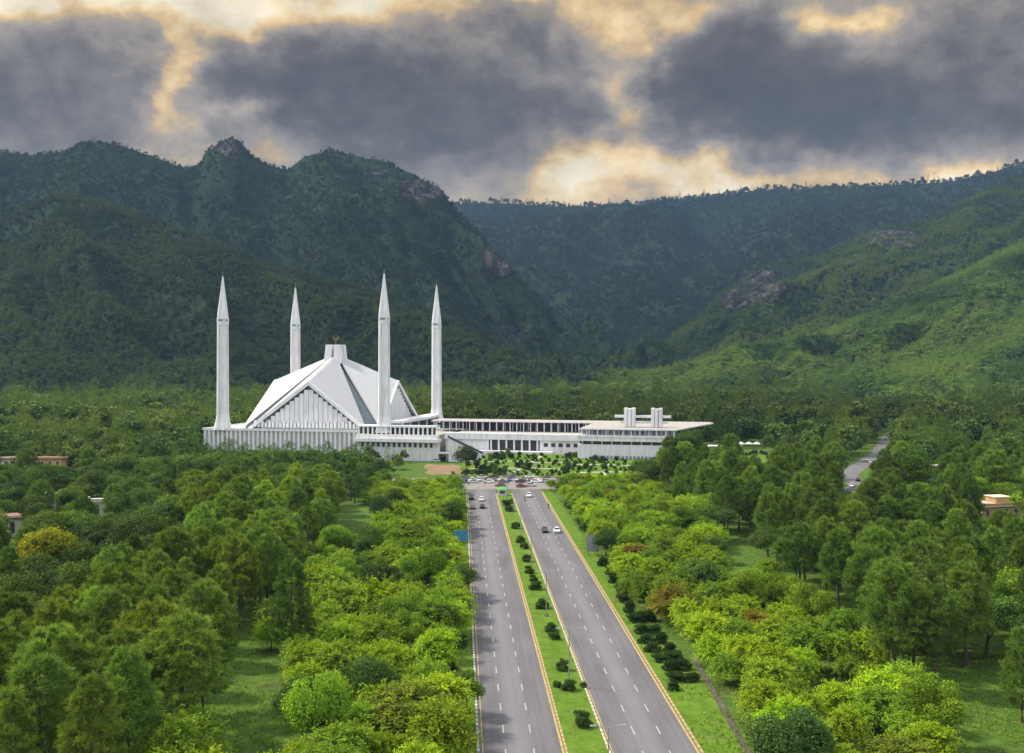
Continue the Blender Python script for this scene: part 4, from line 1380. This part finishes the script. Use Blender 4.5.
SPECIAL = [
    # kind, name, label, category, (px, py of foot), height, widen, colour
    ('round', 'broadleaf_tree', 'bright yellow round tree standing out of the dark western wood', 'tree', (46, 600), 16.5, .86, YEL),
    ('pine', 'pine_tree', 'slender pine with bare lower trunk at the edge of the western clearing', 'pine', (203, 716), 18.5, 1.0, PINE),
    ('pine', 'pine_tree', 'dark pine with bare trunk above the western clearing, tallest by the plume trees', 'pine', (292, 662), 17.0, 1.0, PINE_D),
    ('pine', 'pine_tree', 'lone dark pine on the eastern lawn with its foot in brown needles', 'pine', (937, 694), 16.0, .95, PINE_D),
    ('pine', 'pine_tree', 'broad olive pine just behind the lone lawn pine', 'pine', (893, 688), 18.5, 1.1, PINE),
    ('pine', 'pine_tree', 'pine cut by the eastern picture edge beside the lawn', 'pine', (1022, 722), 13.0, 1.0, PINE),
    ('plume', 'plume_tree', 'roadside feathery tree tinged rust red behind the dark hedge rows', 'tree', (672, 622), 9.0, 1.15, RUST),
    ('plume', 'plume_tree', 'reddish brown tinged feathery tree behind the grey roadside board', 'tree', (636, 570), 8.5, 1.1, (.125, .100, .016)),
    ('round', 'broadleaf_tree', 'large dark round tree alone on bare earth below the terrace stair', 'tree', (466, 472), 12.5, .95, (.042, .062, .018)),
    ('round', 'broadleaf_tree', 'small dark round tree against the white terrace basement', 'tree', (391, 455), 7.0, .95, DARK),
    ('round', 'broadleaf_tree', 'big dark tree covering the near corner of the white wing', 'tree', (686, 478), 21.5, .85, DARK),
    ('round', 'broadleaf_tree', 'dark tree beside the gatehouse at the end of the wing', 'tree', (727, 464), 11.0, .9, (.028, .05, .02)),
    ('round', 'broadleaf_tree', 'tall pale green tree topping the western wood near the houses', 'tree', (112, 470), 18.5, 1.0, (.085, .120, .020)),
    ('flat', 'flat_topped_tree', 'wide flat topped bright green tree before the tan house', 'tree', (948, 575), 10.5, 1.1, (.10, .17, .02)),
    ('flat', 'flat_topped_tree', 'flat topped bright tree at the eastern edge below the tan house', 'tree', (1015, 605), 9.5, 1.0, (.09, .15, .02)),
    ('round', 'broadleaf_tree', 'dark dense round tree crowding the grey roadside board', 'tree', (606, 556), 7.5, 1.0, DARK),
    ('plume', 'plume_tree', 'yellow green plume tree overhanging the western kerb at mid avenue', 'tree', (450, 620), 8.5, 1.15, LIME),
    ('round', 'broadleaf_tree', 'dark tree leaning over the western kerb behind a lime green one', 'tree', (462, 600), 8.0, .95, DARK),
    ('plume', 'plume_tree', 'big yellow green plume tree, brightest beside the near western kerb', 'tree', (412, 748), 11.0, 1.2, (.125, .165, .014)),
    ('plume', 'plume_tree', 'wide umbrella shaped lime tree with dark forked stems on the eastern side', 'tree', (765, 668), 8.0, 1.35, LIME),
    ('round', 'broadleaf_tree', 'glossy dark green tree at the bottom edge east of the drain', 'tree', (790, 790), 10.0, 1.1, (.055, .105, .022)),
    ('plume', 'plume_tree', 'yellow green low tree at the bottom edge before the eastern lawn', 'tree', (902, 790), 8.0, 1.2, (.12, .165, .014)),
    ('round', 'broadleaf_tree', 'bright leaning roadside bush tree touching the near western kerb', 'tree', (466, 716), 6.5, .9, (.085, .15, .018)),
]
for kind, name, lab, cat, (px, py), h, w_, c in SPECIAL:
    x, y = G(px, py)
    tree(kind, name, lab, cat, x, y, h, w_, c, jit=.03)

# ---- scattered trees: one object each
HOUSES = [(o.location.x, o.location.y, 9.0) for o in COL.objects if o.parent is None and o.get('category') in ('house', 'building', 'kiosk', 'canopy', 'parasol', 'billboard')]
HOUSES = [h for h in HOUSES if abs(h[0] - MC[0]) > 1]


def side_dist(x, y):
    best = 1e9
    for (xa, ya), (xb, yb), wa in zip(side[:-1], side[1:], lw):
        tx, ty = xb - xa, yb - ya
        t = max(0, min(1, ((x - xa) * tx + (y - ya) * ty) / (tx * tx + ty * ty)))
        cx_, cy_ = xa + t * tx + wa / 2, ya + t * ty
        best = min(best, math.hypot(x - cx_, y - cy_) - wa / 2)
    return best


def pix(x, y, z=0.0):
    return 512 + x * F / y, 358 + (EYE - z) * F / y


def in_clear(x, y):
    px, py = pix(x, y)
    if 186 < px < 300 and 668 < py < 800 and px > 186 + (py - 668) * -.35:
        return True                                     # western clearing
    if 930 < px < 1060 and 676 < py < 800:
        return True                                     # eastern lawn
    if 716 < px < 765 and 545 < py < 602:
        return True                                     # gap between roadside trees and pines
    if 330 < px < 380 and 505 < py < 560:
        return True
    return False


VIEWS = [(px, py, 53000.0 / (py - 358)) for px, py in ((853, 493), (850, 485), (851, 477), (857, 470), (865, 462), (874, 455), (880, 448), (885, 441))]
VIEWS += [(990, 508, 330), (1006, 506, 330), (1020, 512, 330), (984, 514, 330), (36, 460, 450), (48, 461, 450), (60, 462, 450), (6, 461, 450), (14, 528, 300), (8, 536, 300), (100, 515, 330), (52, 505, 340), (932, 477, 432), (936, 474, 432),
          (40, 530, 219), (46, 520, 219), (60, 535, 219), (30, 545, 219), (56, 548, 219), (744, 446, 585), (755, 446, 585), (716, 447, 548), (590, 541, 268), (466, 538, 277)]


def blocks(x, y, h, r):
    tx, ty = pix(x, y, h)
    rp = r * F / y
    return any(y < Z - 3 and abs(px - tx) < rp and ty < py for px, py, Z in VIEWS)


class Spread:
    def __init__(s):
        s.p = []

    def ok(s, x, y, r):
        for q in s.p:
            if (q[0] - x) ** 2 + (q[1] - y) ** 2 < (r * .5 + q[2] * .5) ** 2:
                return False
        return True

    def add(s, x, y, r):
        s.p.append((x, y, r))


SP = Spread()
for (x, y, r, h) in TREES:
    SP.add(x, y, min(r, 5) + 1.0)
CAP = [0]
NAMES = dict(pine='pine_tree', plume='plume_tree', round='broadleaf_tree', flat='flat_topped_tree')


def scatter(n, xy, r, choose, tries=40):
    """dart throwing inside a region; choose(x, y) -> tree spec or None"""
    made = 0
    for _ in range(n * tries):
        if made >= n:
            break
        x, y = xy()
        if in_clear(x, y) or side_dist(x, y) < 3.0 or any(math.hypot(x - hx, y - hy) < hr for hx, hy, hr in HOUSES):
            continue
        rr_ = r * TR.uniform(.85, 1.2)
        if not SP.ok(x, y, rr_):
            continue
        sp = choose(x, y)
        if not sp:
            continue
        kind, h, w_, c, lab, grp = sp
        if blocks(x, y, h, (4.3 if kind == 'pine' else 4.8) * h / dict(pine=16, plume=9, round=10, flat=9)[kind] * w_ * .8):
            continue
        if kind == 'round':
            CAP[0] += 1
            if CAP[0] > 275:
                kind, lab, grp = 'flat', lab.replace('rounded', 'spreading'), grp.replace('rounded', 'spreading')
        SP.add(x, y, rr_)
        tree(kind, NAMES[kind], lab, 'pine' if kind == 'pine' else 'tree', x, y, h, w_, c, grp, jit=.19)
        made += 1
    return made


def near_bias(a, b_):
    t = TR.random()
    return a * (1 - t) + b_ * t


# western roadside belt
def c_west_road(x, y):
    q = TR.random()
    h = TR.uniform(6.0, 11.5) if y < 330 else TR.uniform(5.5, 9.0)
    if q < .80:
        return 'plume', h, TR.uniform(.76, 1.02), LIME if q < .4 else LEAF, 'feathery yellow green tree in the dense belt along the western kerb', 'feathery trees of the western belt'
    return 'round', h * 1.02, TR.uniform(.75, .95), LEAF if q < .92 else DARK, 'rounded leafy tree in the dense belt along the western kerb', 'rounded trees of the western belt'


def xy_west_road():
    s_ = near_bias(112, 398)
    uu = TR.uniform(-33, -.9 if s_ > 170 else -2.2)
    return road(uu, s_)[:2]


N1 = scatter(250, xy_west_road, 4.9, c_west_road)


# eastern roadside belt
def c_east_road(x, y):
    q = TR.random()
    h = TR.uniform(5.8, 10.2) if y < 330 else TR.uniform(5.5, 8.5)
    if q < .86:
        c = LIME if q < .46 else (RUST if q < .467 else LEAF)
        return 'plume', h, TR.uniform(.78, 1.05), c, 'feathery yellow green tree in the belt along the eastern verge', 'feathery trees of the eastern belt'
    return 'round', h, TR.uniform(.9, 1.1), LEAF if q < .95 else DARK, 'rounded leafy tree in the belt along the eastern verge', 'rounded trees of the eastern belt'


def xy_east_road():
    s_ = near_bias(112, 392)
    lo = 36.4 if s_ > 185 else 40.5
    return road(TR.uniform(lo, 64 + min(10, (s_ - 112) * .03)), s_)[:2]


N2 = scatter(200, xy_east_road, 4.9, c_east_road)


# western pine plantation and the dark wood behind it
def c_west_wood(x, y):
    px, py = pix(x, y)
    q = TR.random()
    pine = y < (162 if px < 100 else 205 if px < 190 else 340 if px < 345 else 130)
    if pine and q < .93:
        return 'pine', TR.uniform(13.5, 18.5) if y < 240 else TR.uniform(13, 16.5), TR.uniform(.95, 1.25), PINE if q < .66 else (.148, .224, .028), \
            'olive green pine in the plantation west of the avenue', 'pines of the western plantation'
    if pine:
        return 'round', TR.uniform(7, 10), 1.0, LEAF, 'leafy green tree among the western pines', 'leafy trees among the western pines'
    if q < .80:
        return 'round', TR.uniform(8.5, 15.0), TR.uniform(.72, 1.0), DARK if q < .46 else (.080, .135, .020), 'dark rounded tree in the western wood', 'dark trees of the western wood'
    if q < .88:
        return 'flat', TR.uniform(8, 11.5), TR.uniform(.7, .95), (.085, .150, .018), 'spreading flat topped tree in the western wood', 'flat topped trees of the western wood'
    return 'pine', TR.uniform(12, 15.5), 1.0, PINE_D, 'dark pine standing in the western wood', 'pines of the western wood'


def xy_west_wood():
    y = 112 + 298 * TR.random() ** .8
    x = TR.uniform(-.56 * y, -.0487 * y - 33)
    return x, y


N3 = scatter(400, xy_west_wood, 5.6, c_west_wood)


# eastern pines and far wood
def c_east_wood(x, y):
    q = TR.random()
    px, py = pix(x, y)
    if y < 132 and px < 960:
        return ('round', TR.uniform(7, 10), 1.1, LEAF if q < .6 else DARK, 'leafy green tree near the bottom edge east of the drain', 'leafy trees east of the drain')
    if q < .70:
        return 'pine', TR.uniform(14, 19.0) if y > 240 else TR.uniform(13, 17.5), TR.uniform(.9, 1.25), PINE if q < .45 else PINE_D, 'tall dark olive pine in the eastern grove', 'pines of the eastern grove'
    if q < .88:
        return 'round', TR.uniform(8, 12), 1.0, DARK if q < .8 else LEAF, 'rounded tree among the eastern pines', 'rounded trees of the eastern grove'
    return 'flat', TR.uniform(7.5, 10.5), 1.0, (.075, .13, .018), 'flat topped bright tree among the eastern pines', 'flat topped trees of the eastern grove'


def xy_east_wood():
    y = 112 + 330 * TR.random() ** .8
    x = TR.uniform(-.0487 * y + 68, .56 * y)
    return x, y


def c_east_wood_clear(x, y):
    if y > 385 and x < 112 and x > 8:
        px, _ = pix(x, y)
        if px < 640:
            return None
    return c_east_wood(x, y)


N4 = scatter(330, xy_east_wood, 6.2, c_east_wood_clear)

for uu_ in (33.5, 38.5, 43, 48, 53.5, 58, 63, 68, 74, 80):
    p = road(uu_ + TR.uniform(-1, 1), TR.uniform(396, 401))
    tree('plume', 'plume_tree', 'feathery green tree in the short row closing the eastern belt at the forecourt', 'tree', p[0], p[1], TR.uniform(7, 9.2) - 2.2 * (uu_ < 40), .95, LEAF if TR.random() < .5 else LIME, 'trees at the forecourt corner')
# ---- median shrubs, hedge rows, garden shrubs
for i, (px, py, rad, lab) in enumerate([
        (582, 727, 1.0, 'largest round clipped shrub on the median, nearest the camera'), (569, 691, .82, 'round clipped shrub hugging the foot of the second lamp post'), (557, 688, .5, 'low clipped shrub west of the lamp foot shrub'),
        (583, 688, .4, 'small brownish shrub east of the lamp foot shrub'), (563, 671, .85, 'round clipped shrub between the lamp foot shrub and the paired shrubs'),
        (554, 640, .72, 'nearer round shrub of the close pair on the median'), (551.5, 632, .78, 'farther round shrub of the close pair on the median'), (542.6, 609, .95, 'broad dark round shrub beside the third lamp post'),
        (535.5, 590, .95, 'round shrub in the middle of the median run'), (533, 582, .75, 'smaller round shrub just behind the middle one'), (528.6, 574, .9, 'round shrub beside the fourth lamp post'),
        (527, 562, .9, 'round median shrub level with the grey roadside board'), (524, 549, .85, 'round median shrub abreast of the oncoming cars, nearer'), (520.7, 543, .9, 'round median shrub abreast of the oncoming cars, farther'),
        (516, 529, 1.0, 'round median shrub beyond the oncoming cars'), (509.5, 512, 1.05, 'leafy shrub near the median tip'), (506, 506, 1.1, 'leafy shrub close to the kiosk on the median'), (511, 504, .8, 'small shrub just before the kiosk'),
        (546.5, 617, .25, 'tiny low plant on the median grass')]):
    x, y = G(px, py)
    tree('bush', 'clipped_shrub', lab, 'shrub', x, y, 2.3 * rad, 1.05, (.048, .088, .018), 'round shrubs along the median', z=.15, jit=.08)
hr = random.Random(3)
for i, (px, py) in enumerate([(676, 681), (668, 670), (660, 661), (653, 652), (646, 643), (641, 634), (634, 622), (629, 612), (624, 602), (620, 593), (614, 583), (609, 574), (603, 566)]):
    x, y = G(px, py)
    u0 = u_of(x, y); s0 = s_of(x, y)
    for j in range(2 if i < 7 else 1):
        p = road(u0 + j * 2.6 + hr.uniform(-.3, .3), s0 + hr.uniform(-.4, .4))
        t = tree('bush', 'hedge_bush', 'dark rounded bush in the stepped rows along the eastern verge', 'bush', p[0], p[1], 1.75 + (i > 5) * .5, 1.0, (.036, .070, .016), 'dark bushes along the eastern verge', jit=.1, rot=TH)
        t.scale = (hr.uniform(.85, 1.1), hr.uniform(.6, .85), t.scale[2] * hr.uniform(.85, 1.25))
x, y = G(673.5, 690); tree('bush', 'hedge_bush', 'tiny clipped bush alone below the stepped hedge rows', 'bush', x, y, 1.5, 1.0, (.026, .054, .015))
# shrubs beneath the roadside belts
for i in range(46):
    west = i % 2 == 0
    s_ = hr.uniform(125, 390)
    if west:
        p = road(hr.uniform(-3.2, .2), s_); lab, g = 'dark bush at the foot of the western roadside belt', 'bushes at the western kerb'
    else:
        s_ = hr.uniform(190, 390); p = road(hr.uniform(36, 40), s_); lab, g = 'leafy bush under the eastern roadside belt', 'bushes under the eastern belt'
    tree('bush', 'roadside_bush', lab, 'bush', p[0], p[1], hr.uniform(1.8, 3.2), 1.1, DARK if i % 3 else LEAF, g)
# garden shrubs below the mosque
made = 0
gs = Spread()
while made < 230:
    a = hr.uniform(98, 194); b_ = hr.uniform(-99, -48.5)
    if a > 141 and b_ > -61:
        continue
    if not gs.ok(a, b_, 2.3):
        continue
    gs.add(a, b_, 2.3)
    x, y, _z = mq(a, b_)
    tree('bush', 'garden_shrub', 'small rounded shrub on the planted bank below the white terrace', 'shrub', x, y, hr.uniform(1.0, 2.0) + 1.7 * (hr.random() < .16), hr.uniform(.75, 1.05), ((.032, .062, .018), (.05, .085, .02), (.085, .14, .022))[made % 3], 'garden shrubs below the terrace', z=bank_z(a, b_))
    made += 1
for i in range(34):
    x = hr.uniform(-26, -2); y = hr.uniform(452, 500)
    tree('bush', 'garden_shrub', 'small shrub scattered round the bare earth below the terrace stair', 'shrub', x, y, hr.uniform(1.0, 2.6), .95, ((.04, .075, .02), (.08, .13, .022))[i % 2], 'shrubs round the bare earth')
for i in range(26):
    x = at(hr.uniform(470, 655), 460.5); 
    tree('bush', 'garden_shrub', 'clipped bush in the row behind the long low garden wall', 'shrub', x, 459.5 - x * ST + hr.uniform(0, 1.0), hr.uniform(1.2, 2.2), 1.0, (.036, .07, .018), 'bushes behind the low garden wall')
for i in range(40):
    px = hr.uniform(735, 800); y = hr.uniform(455, 560)
    x = at(px, y)
    if side_dist(x, y) < 4:
        continue
    tree('bush', 'garden_shrub', 'small shrub dotted over the lawn east of the white wing', 'shrub', x, y, hr.uniform(1.5, 3.0), .95, (.045, .085, .022), 'shrubs on the eastern lawn')

# ------------------------------------------------------------------ far woods and hill forest: uncountable, instanced
def far_crown(seed, R, H, lobes, per, leaf):
    v, f, a = crown_round(seed, H, R, lobes, per, leaf, .02)
    return np_mesh('far_crown', v, f, a, M['leafi'])


FAR = [bpy.data.objects.new('far_crown', far_crown(90 + i, (4.4, 5.0, 3.8)[i], (9, 9.5, 10)[i], 11, 64, .85)) for i in range(3)]
FAR += [bpy.data.objects.new('far_crown', np_mesh('far_crown', *crown_pine(97, 13, 3.0, 220, 6, .15), m=M['leafi']))]


def stuff_forest(name, P, scale, tint, seed):
    """one point per far tree; geometry nodes place a crown on each"""
    r = np.random.default_rng(seed)
    k = len(P)
    me = bpy.data.meshes.new(name)
    me.vertices.add(k); me.vertices.foreach_set('co', P.astype(np.float32).ravel())
    for nm, typ, val in (('scl', 'FLOAT', scale), ('rotz', 'FLOAT', r.uniform(0, 6.28, k)), ('pick', 'INT', r.choice([0, 1, 2, 3], k, p=[.3, .3, .27, .13]))):
        a = me.attributes.new(nm, typ, 'POINT'); a.data.foreach_set('value', np.asarray(val, dtype=np.float32 if typ == 'FLOAT' else np.int32))
    a = me.attributes.new('tint', 'FLOAT_COLOR', 'POINT')
    a.data.foreach_set('color', np.concatenate([tint, np.ones((k, 1))], 1).astype(np.float32).ravel())
    o = bpy.data.objects.new(name, me); COL.objects.link(o); structure(o, 'stuff')
    g = bpy.data.node_groups.new(name, 'GeometryNodeTree')
    g.interface.new_socket('Geometry', in_out='INPUT', socket_type='NodeSocketGeometry')
    g.interface.new_socket('Geometry', in_out='OUTPUT', socket_type='NodeSocketGeometry')
    N_ = g.nodes; Lk = g.links
    gi = N_.new('NodeGroupInput'); go = N_.new('NodeGroupOutput')
    iop = N_.new('GeometryNodeInstanceOnPoints')
    jn = N_.new('GeometryNodeJoinGeometry')
    for f in FAR:
        oi = N_.new('GeometryNodeObjectInfo'); oi.inputs['Object'].default_value = f; oi.inputs['As Instance'].default_value = True
        Lk.new(oi.outputs['Geometry'], jn.inputs[0])

    def na(nm, typ):
        q = N_.new('GeometryNodeInputNamedAttribute'); q.data_type = typ; q.inputs['Name'].default_value = nm
        return q.outputs[0]
    cmb = N_.new('ShaderNodeCombineXYZ'); Lk.new(na('rotz', 'FLOAT'), cmb.inputs[2])
    e2r = N_.new('FunctionNodeEulerToRotation'); Lk.new(cmb.outputs[0], e2r.inputs[0])
    Lk.new(gi.outputs[0], iop.inputs['Points']); Lk.new(jn.outputs[0], iop.inputs['Instance'])
    iop.inputs['Pick Instance'].default_value = True
    Lk.new(na('pick', 'INT'), iop.inputs['Instance Index']); Lk.new(e2r.outputs[0], iop.inputs['Rotation']); Lk.new(na('scl', 'FLOAT'), iop.inputs['Scale'])
    Lk.new(iop.outputs[0], go.inputs[0])
    md = o.modifiers.new('scatter', 'NODES'); md.node_group = g
    return o


R_ = np.random.default_rng(77)
# woods on the flat land between the avenue trees and the hills
k = 42000
Y = 410 + (1650 - 410) * R_.random(k) ** .85
X = R_.uniform(-.74, .74, k) * Y
keep = np.ones(k, bool)
cA, sA = math.cos(-MR), math.sin(-MR)
la = (X - MC[0]) * cA - (Y - MC[1]) * sA; lb = (X - MC[0]) * sA + (Y - MC[1]) * cA
keep &= ~((la > -68) & (la < 214) & (lb > np.where(X < -50, -55, -90)) & (lb < 60))                  # mosque and court
keep &= ~((X > -50) & (X < 118) & (Y < 520))
keep &= ~((X > 105) & (X < 150) & (Y > 440) & (Y < 545))
keep &= ~((X < -48) & (Y < 412)) & ~((X > 118) & (Y < 440))
px_, py_ = 512 + X * F / Y, 358 + 50 * F / Y
sdv = np.array([side_dist(a, b_) if 380 < b_ < 820 and 60 < a < 330 else 99 for a, b_ in zip(X, Y)])
keep &= sdv > 3.5
keep &= fbm(X / 38 + 5, Y / 38, 3) > .33
# keep the view of the side road open over nearer trees
for h in HOUSES:
    keep &= np.hypot(X - h[0], Y - h[1]) > h[2]
X, Y = X[keep], Y[keep]
# thin to about one crown per 40 m2
cell = {}
ok = []
for i, (a, b_) in enumerate(zip(X, Y)):
    key = (int(a // 5.6), int(b_ // 5.6))
    if key not in cell:
        cell[key] = 1; ok.append(i)
X, Y = X[ok], Y[ok]
sc = np.clip(np.exp(R_.normal(0, .30, len(X))), .5, 1.8) * np.where(Y > 640, 1.25, 1.05) * (.75 + .6 * fbm(X / 45 + 9, Y / 45, 3))
pxx = 512 + X * F / Y
vis = np.array([not (b_ < 640 and blocks(a, b_, 9.5 * q, 4.2 * q)) for a, b_, q in zip(X, Y, sc)])
X, Y, sc, pxx = X[vis], Y[vis], sc[vis], pxx[vis]
frontp = (pxx < 368) & (pxx > 196) & (Y < 545) & (X < -45)
sc = np.where(frontp, np.clip((47.5 - 84 * Y / F) / 10.5, .5, 1.5) * R_.uniform(.8, 1.08, len(X)), sc)
sc = np.where((pxx >= 368) & (pxx < 480) & (Y < 540), sc * .6, sc)
patch = fbm(X / 60, Y / 60, 4)[:, None]
mixv = np.clip((patch - .5) * 3 + .5 + R_.normal(0, .22, (len(X), 1)), 0, 1)
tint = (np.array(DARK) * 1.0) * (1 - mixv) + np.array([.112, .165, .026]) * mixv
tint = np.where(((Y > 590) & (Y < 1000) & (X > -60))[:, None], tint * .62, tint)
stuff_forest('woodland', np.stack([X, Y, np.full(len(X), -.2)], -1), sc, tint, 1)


def hill_points(key, n, seed, col_lo, col_hi, smin, smax, patch_bias=0.0, crest=0):
    Xh, Zh, Hh, Rk, T = HILLS[key]
    r = np.random.default_rng(seed)
    nr, nc = Xh.shape
    # area weights on the camera side of the crest
    A = np.abs((Xh[:-1, 1:] - Xh[:-1, :-1]) * (Zh[1:, :-1] - Zh[:-1, :-1])) * (T[:-1, :-1] < 1.03)
    px0 = 512 + Xh[:-1, :-1] * F / Zh[:-1, :-1]
    A = A * np.where((px0 > -60) & (px0 < 1085), 1.0, np.where((px0 > -420) & (px0 < 1440), .28, 0))
    pr = (A / A.sum()).ravel()
    c = r.choice(len(pr), n, p=pr)
    i, j = c // (nc - 1), c % (nc - 1)
    a, b_ = r.random(n), r.random(n)
    def interp(Q):
        return (Q[i, j] * (1 - a) + Q[i + 1, j] * a) * (1 - b_) + (Q[i, j + 1] * (1 - a) + Q[i + 1, j + 1] * a) * b_
    P = np.stack([interp(Xh), interp(Zh), interp(Hh) - .8], -1)
    rock = interp(Rk); t = np.clip(interp(T), 0, 1)
    keep = r.random(n) > np.clip(rock * 1.0, 0, .85)
    pt = fbm(P[:, 0] / 110 + seed, P[:, 1] / 110, 4)
    keep &= r.random(n) < np.clip((pt - .30) * 4 + .35, .25, 1)
    P, t, pt = P[keep], t[keep], pt[keep]
    m = np.clip((pt - .5) * 3.2 + .45 + patch_bias + r.normal(0, .22, len(P)), 0, 1)[:, None]
    tint = np.array(col_lo) * (1 - m) + np.array(col_hi) * m
    tint = tint * (1.0 + .35 * (1 - t[:, None]) ** 3)                           # sunlight on the lower slopes painted into the tint
    return P, r.uniform(smin, smax, len(P)), tint


parts_ = [hill_points('west_peak', 34000, 3, (.016, .033, .017), (.032, .054, .023), .45, 1.0),  # cloud shade over the western range painted into darker tints
          hill_points('west_spur', 26000, 4, (.022, .044, .016), (.062, .090, .024), .45, 1.0),
          hill_points('far_ridge', 36000, 5, (.010, .024, .016), (.022, .038, .022), .9, 1.7),
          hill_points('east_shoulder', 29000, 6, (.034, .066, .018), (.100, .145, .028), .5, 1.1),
          hill_points('east_spur', 37000, 8, (.034, .072, .022), (.122, .192, .038), .6, 1.35, .10)]  # sunlight on the eastern slopes painted into brighter tints
# the line of pines standing up along the far crest
Xh, Zh, Hh, Rk, T = HILLS['far_ridge']
row = np.argmin(np.abs(T[:, 0] - 1.0))
r = np.random.default_rng(9)
jj = r.integers(0, Xh.shape[1] - 1, 620)
dens = fbm(jj / 7.0, jj * 0.0, 3)
jj = jj[r.random(len(jj)) < np.clip((dens - .34) * 4, .08, 1)]
P = np.stack([Xh[row, jj] + r.uniform(-5, 5, len(jj)), Zh[row, jj] + r.uniform(-25, 10, len(jj)), Hh[row, jj] - 1.5], -1)
parts_.append((P, r.uniform(1.0, 2.5, len(P)), np.full((len(P), 3), (.020, .032, .012))))
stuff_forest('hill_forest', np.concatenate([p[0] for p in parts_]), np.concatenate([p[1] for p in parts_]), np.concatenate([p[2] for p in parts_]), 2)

# rough grass and weeds in the clearings and on the verges
P = []
r = np.random.default_rng(15)
k = 60000
Yg = 118 + (300 - 118) * r.random(k) ** 1.6
Xg = r.uniform(-.52, .52, k) * Yg
uu = Xg * CT + Yg * ST
keep = ((uu < 1.9) & (uu > -60)) | ((uu > 31) & (uu < 150)) | ((uu > 13.8) & (uu < 18.5) & (r.random(k) < .5))
keep &= fbm(Xg / 9, Yg / 9, 3) > .40
Xg, Yg, uu = Xg[keep], Yg[keep], uu[keep]
k = len(Xg)
zz = np.where((uu > 13.6) & (uu < 18.7), .17, .02)
hh = r.uniform(.12, .42, k) * np.where((uu > 13.6) & (uu < 18.7), .45, 1)
c = np.stack([Xg, Yg, zz + hh * .45], -1)
al = unit(np.stack([r.normal(0, .5, k), r.normal(0, .5, k), np.ones(k)], -1))
v, f = leaf_quads(c, al, r.normal(0, 1, (k, 3)), hh * 1.1, hh * r.uniform(.5, 1.3, k))
gro = bpy.data.objects.new('grass', np_mesh('grass', v, f, np.clip(r.normal(.5, .2, k), 0, 1), M['leaf']))
gro.color = (.15, .24, .022, 1)
COL.objects.link(gro); structure(gro, 'stuff')

# ------------------------------------------------------------------ air
HAZE = 0.000036
hz = bpy.data.materials.new('haze_air')
hz.use_nodes = True
t = NT(hz.node_tree); t.n.clear()
pv = t.new('ShaderNodeVolumePrincipled')
pv.inputs['Color'].default_value = (.36, .60, 1.0, 1)
pv.inputs['Density'].default_value = HAZE
pv.inputs['Anisotropy'].default_value = 0.0
o_ = t.new('ShaderNodeOutputMaterial'); t.l.new(pv.outputs[0], o_.inputs['Volume'])
top = max(float(h[2].max()) for h in HILLS.values()) + 40
box = MB().box(-6100, 6100, -900, 9100, -30, top).build('haze', hz)
structure(box, 'stuff')
print('TREES', len(TREES), N1, N2, N3, N4, 'top', top)
